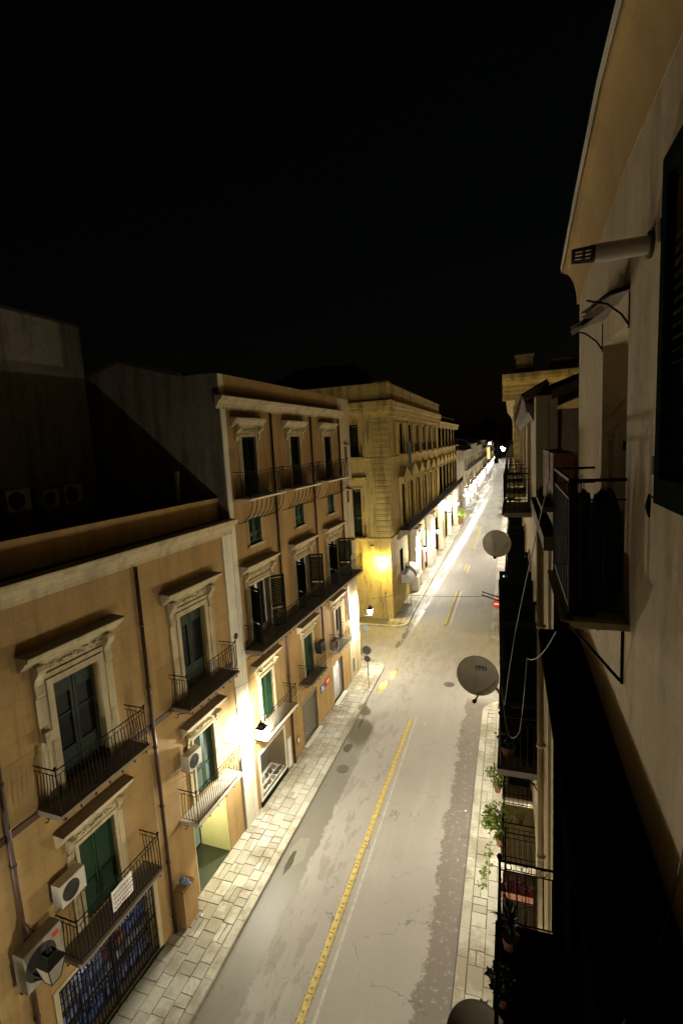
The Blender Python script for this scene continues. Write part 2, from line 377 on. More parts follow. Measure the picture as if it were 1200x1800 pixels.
def pediment(T, uc, zt, w, parent, mat, proj=.42, console=True, ch=.75, cw=.2, fr=True, cin=None, relief=7):
    """straight cornice hood with moulded front; zt = top of slab"""
    mb = MB(T); prof = [(0, zt-.36), (proj*.30, zt-.34), (proj*.36, zt-.27), (proj*.62, zt-.2), (proj*.7, zt-.14), (proj*.93, zt-.11), (proj, zt-.04), (proj, zt), (0, zt+.03)]
    mb.prism(prof, uc-w/2, uc+w/2)
    p = mb.build('pediment', mat, parent)
    q = MB(T); q.prism([(.0, zt+.032), (proj+.03, zt+.003), (proj+.03, zt+.022), (0, zt+.055)], uc-w/2-.02, uc+w/2+.02); q.build('flashing', m_slab, p)
    if fr:
        f = MB(T); f.box(0, .06, uc-w/2+.35, uc+w/2-.35, zt-.64, zt-.365)
        n = relief
        for i in range(n*3):
            t = (i+.5)/(n*3); u = uc-w/2+.55+t*(w-1.1); z = zt-.5+.06*sin(i*1.9)
            f.tube([(.06, u-.07, z-.05*cos(i)), (.1, u, z+.06*cos(i*2.1)), (.06, u+.07, z-.04)], .022, 5)
        f.build('frieze', mat, parent)
    if console:
        ci = cin if cin is not None else w/2-.38
        for s_ in (-1, 1):
            c = MB(T); u = uc+s_*ci; z = zt-.36
            prof = [(0, z-ch), (.07, z-ch), (.13, z-ch+.06), (.12, z-ch+.16), (.09, z-ch*.62), (.13, z-ch*.42), (.24, z-ch*.28), (.30, z-ch*.12), (.27, z), (0, z)]
            c.prism(prof, u-cw/2, u+cw/2)
            c.prism([(0, z-ch-.12), (.05, z-ch-.1), (.06, z-ch-.005), (0, z-ch-.005)], u-cw/3, u+cw/3)
            c.build('console', mat, parent)
    return p
def railing_mb(T, u0, u1, d, z, h=1.05, pitch=.115, belly=.035, scroll=True, finial=True, ends=(1, 1), bar=.011, w0=.03):
    mb = MB(T)
    def run(a, b, nrm):
        a = Vector((*a, 0)); b = Vector((*b, 0)); Ln = (b-a).length; n = max(2, round(Ln/pitch)); nv = Vector((*nrm, 0))
        dirv = (b-a).normalized()
        for zz, t in ((z+h, .016), (z+h-.14, .009), (z+.08, .011)):
            mb.tube([a+Vector((0, 0, zz)), b+Vector((0, 0, zz))], t, 4)
        for i in range(1, n):
            p = a+(b-a)*i/n
            if belly:
                pts = [p+nv*0+Vector((0, 0, z+h-.14)), p+nv*belly*.2+Vector((0, 0, z+h*.7)), p+nv*belly*.95+Vector((0, 0, z+h*.42)), p+nv*belly*.9+Vector((0, 0, z+h*.24)), p+Vector((0, 0, z+.08))]
            else: pts = [p+Vector((0, 0, z+h-.14)), p+Vector((0, 0, z+.08))]
            mb.tube(pts, bar, 4, cap=False)
            if scroll and i % 2 == 0:
                c = p+Vector((0, 0, z+h-.07))
                mb.tube([c+dirv*.05*cos(t)+Vector((0, 0, .055*sin(t))) for t in [k*pi/3 for k in range(7)]], .006, 4, cap=False)
                if scroll == 2:
                    mb.tube([p-dirv*.055+Vector((0, 0, z+.1)), p+nv*belly*.8+Vector((0, 0, z+h*.3)), p+dirv*.055+Vector((0, 0, z+.1))], .006, 4, cap=False)
    run((d, u0), (d, u1), (1, 0))
    if ends[0]: run((w0, u0), (d, u0), (0, -1))
    if ends[1]: run((w0, u1), (d, u1), (0, 1))
    for u in (u0, u1):
        mb.tube([(d, u, z-.02), (d, u, z+h+.02)], .018, 6)
        if finial:
            L = Lm(d, u, z+h+.06); mb.lathe([(0, -.05), (.03, -.03), (.042, 0), (.03, .03), (0, .05)], 8, L)
    return mb
def balcony(T, u0, u1, z, parent, d=.8, th=.12, smat=None, rmat=None, h=1.15, brackets=True, **kw):
    s = MB(T); s.prism([(0, z-th), (d-.06, z-th), (d-.02, z-th+.04), (d+.03, z-th+.05), (d+.03, z), (0, z)], u0-.05, u1+.05)
    b = s.build('balcony', smat or m_slab, parent)
    railing_mb(T, u0, u1, d-.04, z, h, **kw).build('railing', rmat or m_iron, b)
    if brackets:
        n = 2 if u1-u0 < 6 else int((u1-u0)/2.2)
        for k in range(n):
            u = u0+.12+(u1-u0-.24)*k/(n-1); m = MB(T)
            m.tube([(0, u, z-th-.02), (d*.9, u, z-th-.02)], .016, 4)
            m.tube([(.02, u, z-th-.34), (.09, u, z-th-.33), (.14, u, z-th-.24), (.22, u, z-th-.16), (d*.55, u, z-th-.12), (d*.8, u, z-th-.05)], .014, 5)
            for cx, cz, rr in ((.12, z-th-.14, .07), (.30, z-th-.09, .05), (d*.85, z-th-.07, .04)):
                m.tube([(cx+rr*cos(t), u, cz+rr*sin(t)) for t in [q*pi/4 for q in range(8)]], .009, 4)
            m.build('bracket', m_iron, b)
        m = MB(T)   # small knobs hanging along the outer edge
        nk = max(3, int((u1-u0)/.42))
        for k in range(nk):
            u = u0+.1+(u1-u0-.2)*k/(nk-1); m.tube([(d-.03, u, z-th), (d-.03, u, z-th-.035), (d-.03, u, z-th-.09)], [.018, .032, .005], 5)
        m.build('edge_knobs', m_iron, b)
    return b
def downpipe(T, u, z0, z1, parent, r=.06, off=.1, mat=None, z2=None):
    m = MB(T); m.tube([(off, u, z0), (off, u, z1)], r, 10)
    z = z0+.6
    while z < z1: m.tube([(off, u, z-.03), (off, u, z+.03)], r*1.28, 10); m.box(0, off, u-.02, u+.02, z-.02, z+.02); z += 2.1
    m.build('downpipe', mat or m_pipe, parent, True)
def cornice(T, u0, u1, zb, zt, pr, parent, mat, name='cornice', lift=0.0):
    h = zt-zb
    prof = [(0, zb), (.05, zb), (.06, zb+h*.2), (.10, zb+h*.24), (.13, zb+h*.4), (pr*.5, zb+h*.52), (pr*.62, zb+h*.66), (pr*.86, zb+h*.7), (pr*.9, zb+h*.82), (pr, zb+h*.9), (pr, zt), (-.02, zt+.02)]
    m = MB(T); m.prism(prof, u0, u1); return m.build(name, mat, parent)

# ------------------------------------------------------------------ setting: ground, road, pavements
def sheet(name, x0, x1, y0, y1, z, mat, label=None):
    m = MB(); m.quad((x0, y0, z), (x1, y0, z), (x1, y1, z), (x0, y1, z)); o = m.build(name, mat); o['kind'] = 'structure'
    if label: o['label'] = label
    return o
sheet('ground', -400, 400, -200, 1200, -.02, m_joint)
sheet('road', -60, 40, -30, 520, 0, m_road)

def arc(cx, cy, r, a0, a1, n=8): return [(cx+r*cos(R(a0+(a1-a0)*i/n)), cy+r*sin(R(a0+(a1-a0)*i/n))) for i in range(n+1)]
def inside(p, poly):
    x, y = p; c = False; n = len(poly)
    for i in range(n):
        x1, y1 = poly[i]; x2, y2 = poly[(i+1) % n]
        if (y1 > y) != (y2 > y) and x < (x2-x1)*(y-y1)/(y2-y1)+x1: c = not c
    return c
def pavement(poly, kerb_path, xa, xb, ya, yb, cols, name='pavement', ln=(.45, .95), H=.13):
    m = MB(); m.prism(poly, -.01, H-.022, 'z'); base = m.build(name, m_joint); base['kind'] = 'structure'
    s = MB(); rnd = random.Random(len(poly)*7+int(ya))
    x = xa
    edges = [xa]
    for c in cols: edges.append(edges[-1]+c)
    sgn = 1 if xb > xa else -1
    for i in range(len(cols)):
        a = xa+sgn*(edges[i]-xa); b = xa+sgn*(edges[i+1]-xa)
        y = ya-rnd.random()*.5
        while y < yb:
            l = rnd.uniform(*ln); g = .011
            x0, x1 = min(a, b)+g, max(a, b)-g; y0, y1 = y+g, y+l-g
            parts = [(x0, x1, y0, y1)]
            if rnd.random() < .18 and l > .6: ym = (y0+y1)/2; parts = [(x0, x1, y0, ym-g), (x0, x1, ym+g, y1)]
            elif rnd.random() < .12: xm = (x0+x1)/2; parts = [(x0, xm-g, y0, y1), (xm+g, x1, y0, y1)]
            for (p0, p1, q0, q1) in parts:
                if not all(inside(c, poly) for c in ((p0, q0), (p1, q0), (p1, q1), (p0, q1))): continue
                z = H+rnd.uniform(-.005, .005); j = lambda: rnd.uniform(-.012, .012)
                c4 = [(p0+j(), q0+j()), (p1+j(), q0+j()), (p1+j(), q1+j()), (p0+j(), q1+j())]; t = [rnd.uniform(-.003, .003) for _ in range(4)]
                vs = [(cx, cy, H-.06) for cx, cy in c4]+[(cx, cy, z-.006+t[k]) for k, (cx, cy) in enumerate(c4)]
                cxm, cym = (p0+p1)/2, (q0+q1)/2
                vs += [(cx+(cxm-cx)*.04, cy+(cym-cy)*.04, z+t[k]) for k, (cx, cy) in enumerate(c4)]
                s.add(vs, [(0, 1, 5, 4), (1, 2, 6, 5), (2, 3, 7, 6), (3, 0, 4, 7), (4, 5, 9, 8), (5, 6, 10, 9), (6, 7, 11, 10), (7, 4, 8, 11), (8, 9, 10, 11)])
            y += l
    # kerb stones follow the path, inner side by sign
    for i in range(len(kerb_path)-1):
        a = Vector((*kerb_path[i], 0)); b = Vector((*kerb_path[i+1], 0)); L = (b-a).length; d = (b-a)/L; nrm = Vector((d.y, -d.x, 0))
        if not inside(((a+b)/2+nrm*.15).xy, poly): nrm = -nrm
        k = max(1, round(L/1.0))
        for q in range(k):
            p = a+d*(L*q/k+.006); e = a+d*(L*(q+1)/k-.006); z = H+rnd.uniform(-.003, .004); wd = .30
            o_ = -nrm*.012
            vs = [p+o_, e+o_, e+nrm*wd, p+nrm*wd]
            s.add([(v.x, v.y, -.02) for v in vs]+[(v.x, v.y, z) for v in vs], [(0, 1, 5, 4), (1, 2, 6, 5), (2, 3, 7, 6), (3, 0, 4, 7), (4, 5, 6, 7)])
    o = s.build('paving', m_pave, base); return base
# near left pavement with the rounded corner
c1 = arc(-10.6, 33.3, 1.62, 0, 90, 8)
pl = [(-11.9, -6), (-8.98, -6)] + c1 + [(-30, 34.92), (-30, 33.15), (-11.9, 33.15)]
pavement(pl, [(-8.98, -6)]+c1+[(-30, 34.92)], -9.30, -12, -6, 35, [.42, .5, .44, .52, .46, .4], ln=(.34, .74))
c2 = arc(-10.2, 43.0, 1.22, -90, 0, 8)
pl = [(-30, 41.78)]+c2+[(-8.98, 116), (-10.9, 116), (-10.9, 43.8), (-30, 43.8)]
pavement(pl, [(-30, 41.78)]+c2+[(-8.98, 116)], -9.30, -11, 41.8, 116, [.5, .5, .6], ln=(.5, 1.1))
c3 = arc(-.2, 29.0, 1.55, 180, 90, 8)
pl = [(1.2, -6), (-1.75, -6)]+c3+[(1.2, 30.55)]
pavement(pl, [(-1.75, -6)]+c3+[(1.2, 30.55)], -1.43, 2, -6, 31, [.5, .62, .55, .6], ln=(.45, .9))
c4 = arc(-.6, 41.4, 1.15, 270, 180, 8)
pl = [(12, 40.25)]+c4+[(-1.75, 116), (12, 116)]
pavement(pl, [(12, 40.25)]+c4+[(-1.75, 116)], -1.43, 2, 40.3, 116, [.6, .6], ln=(.6, 1.1))
for (a, b, x0, x1) in ((122, 420, -11, -8.98), (122, 420, -1.75, 1.2)):
    m = MB(); m.prism([(x0, a), (x1, a), (x1, b), (x0, b)], 0, .13, 'z'); tag(m.build('pavement', m_pave), kind='structure')

# painted lines + lane dividers
def strip(name, x, y0, y1, wd, z, mat, label, cat):
    m = MB(); m.quad((x-wd/2, y0, z), (x+wd/2, y0, z), (x+wd/2, y1, z), (x-wd/2, y1, z)); o = m.build(name, mat); o['kind'] = 'structure'; return o
strip('road_marking', -5.52, -5, 27.6, .10, .004, m_paint, '', '')
for y0, y1 in ((43.2, 53.6), (61.5, 65.2), (75, 95)): strip('road_marking', -5.28, y0, y1, .16, .004, m_paint, '', '')
div_lab = ['long yellow studded lane divider leading away from the foreground', 'yellow studded lane divider just beyond the road junction',
           'short yellow lane divider, third one up the street', 'farthest yellow lane divider up the street']
def divider(y0, y1, x0, x1, lab):
    root = empty('lane_divider', ((x0), y0, 0)); tag(root, lab, 'lane divider', 'yellow lane dividers down the middle of the road')
    y = y0; rnd = random.Random(3); b = MB(); s = MB()
    while y < y1-.2:
        l = .98; t = (y-y0)/(y1-y0); xc = (x1-x0)*t; j = rnd.uniform(-.012, .012); wd = .12
        prof = [(-wd+xc+j, 0), (-wd*.75+xc+j, .045), (-wd*.35+xc+j, .065), (wd*.35+xc+j, .065), (wd*.75+xc+j, .045), (wd+xc+j, 0)]
        b.prism(prof, y-y0+.012, y-y0+l-.012)
        for k in range(3):
            yy = y-y0+.17+k*.32; L = Lm(xc+j, yy, .06)
            s.lathe([(.05, 0), (.045, .02), (.02, .032), (0, .035)], 8, L)
            b.box(xc+j-.15, xc+j-.06, yy+.13, yy+.17, .002, .03); b.box(xc+j+.06, xc+j+.15, yy+.13, yy+.17, .002, .03)
        y += l
    b.build('divider_body', m_yel, root); s.build('studs', m_yel2, root)
divider(-4, 27.5, -6.0, -5.83, div_lab[0]); divider(43.2, 53.6, -5.66, -5.6, div_lab[1]); divider(61.5, 65.2, -5.62, -5.6, div_lab[2]); divider(75, 95, -5.6, -5.6, div_lab[3])

# covers and repairs in the road
def manhole(x, y, r, label, square=False):
    m = MB(); L = Lm(x, y, 0)
    if square: m.box(-r, r, -r, r, .002, .008, L); m.box(-r*.85, r*.85, -r*.85, r*.85, .008, .012, L)
    else:
        m.lathe([(0, .008), (r*.86, .008), (r*.88, .003), (r*.92, .003), (r*.94, .010), (r, .010), (r*1.02, 0)], 24, L)
        for k in range(-3, 4): m.box(-r*.6, r*.6, k*r*.2-.012, k*r*.2+.012, .008, .013, L)
    tag(m.build('manhole_cover', m_manh), label, 'manhole cover')
manhole(-8.33, 22.0, .33, 'round iron manhole cover in the gutter outside the shop window')
manhole(-4.1, 32.2, .36, 'round worn cover in the open middle of the junction')
manhole(-8.15, 47.1, .2, 'small dark drain cover in the wet band beyond the junction')
def litter(x, y, z, label, s_, seed, mt):
    rnd = random.Random(seed); m = MB(); n = 7; pts = [(s_*rnd.uniform(.6, 1)*cos(2*pi*k/n), s_*rnd.uniform(.6, 1)*sin(2*pi*k/n), rnd.uniform(0, s_*.35)) for k in range(n)]
    m.add(pts+[(0, 0, s_*.5)]+[(a, b, 0) for a, b, c in pts], [(k, (k+1) % n, n) for k in range(n)]+[(k, (k+1) % n, n+1+(k+1) % n, n+1+k) for k in range(n)])
    o = m.build('paper_scrap', mt); o.location = (x, y, z); tag(o, label, 'litter')
litter(-2.05, 20.6, .003, 'white paper scrap on the road beside the right kerb', .07, 1, m_signw)
litter(-1.15, 19.6, .135, 'white paper scrap on the right pavement below the leafy shrub', .08, 2, m_signw)
litter(-10.6, 12.9, .135, 'small blue-grey wrapper on the left pavement by the masonry pillar', .09, 3, m_roller)
litter(-4.9, 27.1, .003, 'tiny pale scrap on the road near the end of the long lane divider', .05, 4, m_signw)
def puddle(cx, cy, pts, label, mat, z=.0045):
    m = MB(); n = len(pts); m.add([(cx+x, cy+y, z) for x, y in pts], [tuple(range(n))]); o = m.build('puddle', mat); tag(o, kind='structure'); return o
m_pud = simple('standing_water', (.07, .062, .042), .2, 0, .3, 11, 1.)
def blob(rx, ry, seed, n=48):
    r_ = random.Random(seed); ph = [r_.uniform(0, 6.28) for _ in range(4)]
    return [((rx*(1+.14*sin(2*t+ph[0])+.12*sin(3*t+ph[1])+.06*sin(7*t+ph[2])))*cos(t), (ry*(1+.12*sin(2*t+ph[3])+.1*sin(5*t+ph[0])))*sin(t)) for t in [2*pi*i/n for i in range(n)]]
puddle(-8.6, 23.75, blob(.2, .45, 1), '', m_pud); puddle(-8.55, 16.0, blob(.12, .55, 9), '', m_pud)
puddle(-8.45, 30.9, blob(.2, 1.0, 4), '', m_pud); puddle(-8.1, 32.9, blob(.22, .8, 14), '', m_pud); puddle(-8.62, 26.2, blob(.1, .5, 5), '', m_pud)
m_patch = simple('grey_asphalt_patch', (.19, .185, .14), .5, 0, .2, 12, .3)
puddle(-8.4, 16.6, blob(.33, .8, 12), '', m_patch, .0035).name = 'road_patch'

def inlight(parent, loc, W, col):
    ld = bpy.data.lights.new('interior_light', 'POINT'); ld.energy = W; ld.color = col; ld.shadow_soft_size = .08
    lo = bpy.data.objects.new('interior_light', ld); C.objects.link(lo); lo.parent = parent; lo.location = loc
# ------------------------------------------------------------------ left front frame
K = .0268
def left_root(name, label, cat='building', y=0.):
    # local x = outward, local y = along the street; all left houses share this facade line
    o = empty(name, (-11.22-.0268*11, 0, 0), -math.atan(K)); tag(o, label, cat); return o
B1 = left_root('tan_house', 'lower tan house with cream cornice, nearest on the left')
T = LEFT
b1c = (4.62, 9.65, 14.68)
holes = []
for u in b1c:
    holes += [(u-.725, u+.725, 7.9, 10.83, .32), (u-.62, u+.62, 3.72, 6.1, .3)]
holes += [(7.95, 11.45, .22, 2.75, .9), (13.65, 15.72, .14, 2.98, 1.5)]
wall(T, -3, 16.98, 0, 13.15, holes, m_tan, B1)
m = MB(T)
m.quad((0, -3, 0), (-12, -3, 0), (-12, -3, 14), (0, -3, 14)); m.quad((-12, -3, 0), (-12, 17.5, 0), (-12, 17.5, 14), (-12, -3, 14)); m.build('rear_wall', m_grey_r, B1)
m = MB(T); m.box(0, .05, 16.98, 17.62, 0, 13.14); m.build('pilaster', m_white, B1)
cornice(T, -3, 17.72, 13.12, 13.74, .40, B1, m_cream)
m = MB(T); m.box(-6.2, -.42, -3, 17.5, 13.55, 13.70); m.build('roof', m_roof, B1)
m = MB(T); m.box(-.62, -.42, -3, 17.58, 13.74, 14.58); m.box(-.66, -.38, -3, 17.58, 14.58, 14.64); m.build('parapet', m_tan_top, B1)
m = MB(T); m.box(0, .035, -3, 16.98, 7.66, 7.84); m.build('string_course', m_pipe, B1)
for i, u in enumerate(b1c):
    wn = surround(T, u, 7.9, 1.45, 2.93, B1, m_cream, .32, .1)
    pediment(T, u, 11.85, 3.05, wn, m_cream, .42, True, .85, .24, True, 1.1)
    for s_ in (-1, 1): m = MB(T); m.box(0, .075, u+s_*1.1-.13, u+s_*1.1+.13, 7.9, 10.62); m.build('side_pilaster', m_cream, wn)
    glazed(T, u, 7.92, 1.43, 2.88, wn, m_green2, -.2, .30, .16, .62 if i == 1 else None)
    balcony(T, u-1.5, u+1.5, 7.88, B1, .82, .14, m_slab, scroll=2, h=1.17)
    wn = surround(T, u, 3.72, 1.24, 2.38, B1, m_cream, .2, .07)
    pediment(T, u, 6.88, 2.45, wn, m_cream, .34, True, .34, .16, True, .86, 5)
    for s_ in (-1, 1): m = MB(T); m.box(0, .05, u+s_*.86-.09, u+s_*.86+.09, 3.72, 6.05); m.build('side_pilaster', m_cream, wn)
    shutters(T, u, 3.74, 1.22, 2.33, wn, m_green, -.1)
    balcony(T, u-1.5 if i < 2 else u-1.62, u+1.5 if i < 2 else u+1.22, 3.68, B1, .8, .13, m_slabw if i == 2 else m_slab, scroll=1, h=1.17)
for u in (2.2, 7.3, 12.15): downpipe(T, u, .12 if u > 10 else .15, 13.1, B1)
for u, q in ((16.86, .022), (16.93, .016)): m = MB(T); m.tube([(.03, u, .15), (.03, u, 3.4)], q, 6); m.build('conduit', m_steel, B1)
m_jamb = simple('pale_yellow_lining', (.75, .72, .40), .8, 0, .1, 3)
# grille shop (blue stock behind bars)
m = MB(T); u = 7.97
m.box(-.06, -.02, 7.95, 11.45, .22, .34); m.box(-.06, -.02, 7.95, 11.45, 2.63, 2.75); m.box(-.06, -.02, 7.95, 11.45, 1.48, 1.54)
while u < 11.45: m.box(-.055, -.025, u-.011, u+.011, .34, 2.63); u += .115
for z in (.75, 1.12, 1.9, 2.27): m.box(-.05, -.03, 7.95, 11.45, z-.008, z+.008)
m.box(-.07, 0, 9.66, 9.74, .22, 2.75)
m.build('shop_grille', m_iron, B1)
m = MB(T); m.box(-.35, .04, 7.8, 11.6, .12, .215); m.build('shop_sill', m_green3, B1)
m = MB(T); m.box(0, .03, 11.45, 11.62, .215, 2.86); m.box(0, .03, 7.8, 7.95, .215, 2.86); m.box(0, .028, 7.95, 11.45, 2.75, 2.86); m.build('shop_frame', m_cream, B1)
inlight(B1, (-.3, 9.0, 2.4), 14, (.7, .8, 1)); inlight(B1, (-.3, 10.6, 2.4), 10, (.7, .8, 1))
# recessed entrance
m = MB(T); m.box(-1.45, -1.40, 13.7, 15.7, .14, .24); m.box(-1.45, -1.40, 13.7, 15.7, 2.6, 2.7)
for u in (13.72, 14.7, 15.64): m.box(-1.45, -1.40, u, u+.06, .24, 2.6)
m.build('door_frame', m_green2, B1)
m = MB(T); m.box(-1.44, -1.42, 13.78, 15.64, .24, 2.6); m.build('door_glass', emit('lit_entrance_glass', (.55, .75, .5), .22, (.05, .06, .05)), B1)
m = MB(T); m.box(-1.38, .0, 13.66, 15.71, .125, .155); m.build('entrance_floor', simple('dark_green_stone', (.035, .045, .03), .3, 0, .5, 6), B1)
m = MB(T); m.tube([(-.7, 14.7, 2.97), (-.7, 14.7, 2.93)], .12, 12); m.build('ceiling_light', emit('entrance_light', (1, .95, .45), 40), B1); inlight(B1, (-.75, 14.6, 2.75), 150, (1, .94, .55))
m = MB(T); m.box(-1.39, -.01, 15.685, 15.715, .16, 2.97); m.build('jamb_lining', m_jamb, B1); m = MB(T); m.box(-1.39, -.01, 13.655, 13.685, .16, 2.97); m.build('jamb_lining', m_jamb, B1)
# masonry stub on the pavement
m = MB(T); m.box(.01, .42, 12.32, 13.0, .12, 1.52); m.box(.01, .38, 12.36, 12.96, 1.52, 1.56)
tag(m.build('meter_pillar', m_tan_top, None), 'low tan masonry pillar against the wall beside the downpipe', 'pillar'); mp = bpy.data.objects['meter_pillar']; mp.location = B1.location; mp.rotation_euler = B1.rotation_euler
def onleft(o, label, cat, group=None):
    o.location = B1.location; o.rotation_euler = B1.rotation_euler; tag(o, label, cat, group); return o
def bag(u, z, o=.25, s=1.):
    m = MB(T); r_ = random.Random(5)
    for k in range(3):
        L = Lm(o+r_.uniform(-.05, .08), u+r_.uniform(-.1, .1), z+.13*k*s, r_.random(), r_.random()*.6)
        prof = [(0, -.1), (.08, -.09), (.12, 0), (.09, .08), (0, .11)]; n = 9; vs = []
        for rr, zz in prof:
            for q in range(n): t = 2*pi*q/n; j = 1+r_.uniform(-.35, .35); vs.append((rr*j*s*cos(t), rr*j*s*sin(t), zz*s))
        m.add(vs, [(i*n+q, i*n+(q+1) % n, (i+1)*n+(q+1) % n, (i+1)*n+q) for i in range(len(prof)-1) for q in range(n)], L)
    return m
onleft(bag(12.62, 1.62, .3, .9).build('plastic_bag', simple('pale_blue_plastic', (.25, .33, .5), .4, 0, .6, 18)), 'crumpled blue and white bag on the low masonry pillar', 'bag')

# goods behind the grille
goods = MB(T); gr = random.Random(2)
for i in range(4):
    root = empty('stock_shelf'); u0_ = 8.0+i*.87
    onleft(root, ['shelf of blue packs behind the grille, at its near end', 'second shelf of blue packs behind the grille', 'third shelf of mixed goods behind the grille', 'shelf of mixed goods behind the grille, at its far end'][i], 'shelf', 'shelves of goods behind the shop grille')
    s = MB(T)
    for z in (.24, .85, 1.45, 2.05): s.box(-.8, -.35, u0_, u0_+.85, z, z+.03)
    s.box(-.8, -.76, u0_, u0_+.85, .24, 2.6); s.build('shelf_board', m_signgrey, root)
    cols = [m_bl for m_bl in ()]
    for z in (.27, .88, 1.48, 2.08):
        g = MB(T); u = u0_+.02
        while u < u0_+.76:
            wd = gr.uniform(.08, .16); hh = gr.uniform(.25, .5); g.box(-.72, -.42-gr.random()*.12, u, u+wd-.015, z+.002, z+hh); u += wd
        g.build('packs', GOODS[gr.randrange(3)] if False else simple('packs_%d_%d' % (i, int(z*10)), [(.12, .2, .55), (.25, .3, .6), (.35, .36, .42), (.4, .12, .1)][gr.randrange(3 if i < 2 else 4)], .4, 0, .6, 14), root)

# banner on the balcony
root = empty('cloth_banner'); onleft(root, 'white handwritten banner tied to the lower near balcony rail', 'banner')
m = MB(T); n = 8
for i in range(n):
    a, b = 9.2+i*.75/n, 9.2+(i+1)*.75/n; oa, ob = .835+.012*sin(i*1.3), .835+.012*sin((i+1)*1.3)
    m.quad((oa, a, 4.1), (ob, b, 4.1), (ob, b, 4.72), (oa, a, 4.72)); m.quad((oa-.006, a, 4.1), (ob-.006, b, 4.1), (ob-.006, b, 4.72), (oa-.006, a, 4.72))
m.build('banner_cloth', m_signw, root)
m = MB(T); r_ = random.Random(8)
for row in range(4):
    u = 9.25
    while u < 9.9:
        wd = r_.uniform(.03, .06); z = 4.62-row*.13
        m.tube([(.853, u, z), (.853, u+wd*.5, z-r_.uniform(0, .09)), (.853, u+wd, z-r_.uniform(-.01, .05))], .006, 4); m.tube([(.853, u+wd*.3, z-.07), (.853, u+wd*.9, z-.02)], .006, 4); u += wd+.02
m.build('banner_writing', simple('red_brown_ink', (.25, .05, .04), .8), root)

m_acold = simple('stained_enamel', (.34, .31, .24), .6, 0, .4, 4)
# ------------------------------------------------------------------ air conditioners
def ac(T, o, u, z, label, w_=.82, h_=.58, dp=.30, mat=None, dark=False, group=None, parent_fn=None, shelf=True):
    root = empty('air_conditioner'); s = MB(T); s.box(o, o+dp, u-w_/2, u+w_/2, z, z+h_); s.box(o+dp, o+dp+.008, u-w_/2+.02, u+w_/2-.02, z+.02, z+h_-.02)
    s.build('casing', mat or m_plastic, root)
    g = MB(T); cu = u-w_*.1 if True else u; r_ = h_*.40
    for k in range(8):
        rr = r_*(k+1)/8; g.tube([(o+dp+.012, cu+rr*cos(t), z+h_/2+rr*sin(t)) for t in [q*pi/10 for q in range(21)]], .006, 4, cap=False)
    for k in range(8):
        t = k*pi/4; g.tube([(o+dp+.014, cu, z+h_/2), (o+dp+.014, cu+r_*cos(t), z+h_/2+r_*sin(t))], .006, 4)
    g.lathe([(0, 0), (r_*.99, 0), (r_*.99, -.006)], 20, Lm(o+dp+.0095, cu, z+h_/2, 0, 0, pi/2))
    g.build('fan_grille', m_acgrill, root)
    if shelf:
        b = MB(T)
        for s_ in (-1, 1):
            uu = u+s_*w_*.36; b.box(.0, o+dp+.04, uu-.018, uu+.018, z-.04, z-.002); b.tube([(.01, uu, z-.3), (o+dp, uu, z-.04)], .013, 4)
        b.build('wall_bracket', m_steel, root)
    if T is LEFT: root.location = B1.location; root.rotation_euler = B1.rotation_euler
    tag(root, label, 'air conditioner', group); return root
ac(T, .14, 8.45, 5.2, 'white air conditioner beside the nearest green shuttered window', .75, .62, .3)
ac(T, .14, 13.6, 5.4, 'white air conditioner left of the shutters on the far bay of the near house', .72, .62, .3)
big = ac(T, .18, 7.42, 4.1, 'large white air conditioner over the corner downpipe, partly behind a lantern', 1.0, 1.0, .34, mat=m_acold)
m = MB(T); m.box(.53, .537, 7.68, 7.82, 4.86, 4.98); o_ = m.build('maker_sticker', m_red, big)
# small junction box on window frame
m = MB(T); m.box(.1, .26, 8.42, 8.62, 9.5, 9.78); m.tube([(.26, 8.52, 9.62), (.275, 8.52, 9.62)], .06, 10)
onleft(m.build('alarm_box', m_cream), 'small cream alarm box on the near window surround', 'alarm box')
m = MB(T); m.box(.02, .05, 5.5, 6.6, 5.75, 6.35)
onleft(m.build('shop_board', m_green), 'dark green flat board on the wall at the left edge', 'sign board')

# ------------------------------------------------------------------ B2 taller tan house
B2 = left_root('tall_tan_house', 'tall five-storey tan house with long balcony, before the junction')
b2c = (19.62, 24.35, 29.0)
holes = []
for u in b2c:
    holes += [(u-.6, u+.6, 3.9, 6.1, .3), (u-.85, u+.85, 8.0, 10.56, .35), (u-.55, u+.55, 12.32, 13.5, .22), (u-.6, u+.6, 14.5, 17.1, .3)]
for z0_, z1_ in ((15.45, 16.4), (12.6, 13.4), (8.85, 9.85)): holes.append((32.05, 32.5, z0_, z1_, .2))
holes += [(18.45, 20.85, .5, 2.62, .9), (23.15, 25.1, .2, 2.7, .25), (27.75, 29.48, .18, 2.72, .2), (31.35, 31.8, .5, 1.5, .08)]
UE = 33.2
wall(T, 17.62, 31.0, 3.3, 18.3, holes, m_tan_top, B2)
wall(T, 17.62, 31.0, 0, 3.3, holes, m_tan, B2, name='ground_floor_wall')
wall(T, 31.0, UE, 0, 19.55, holes, m_cream, B2, o=.02, name='corner_wall')
m = MB(T); m.box(0, .05, 17.64, 17.97, 0, 19.6); m.build('pilaster', m_white, B2)
m = MB(T)   # side street wall, gabled party wall, rear
m.quad((.02, UE, 0), (-8, UE, 0), (-8, UE, 19.55), (.02, UE, 19.55)); m.quad((0, 31.0, 18.3), (0, 31.0, 19.55), (-.3, 31, 19.55), (-.3, 31, 18.3))
m.build('side_wall', m_cream, B2)
m = MB(T); pg = [(0, 0), (0, 19.62), (-1.85, 19.68), (-4.9, 20.5), (-6.9, 19.95), (-6.9, 0)]
m.prism(pg, 17.62, 17.66); m.build('party_wall', m_grey_r, B2)
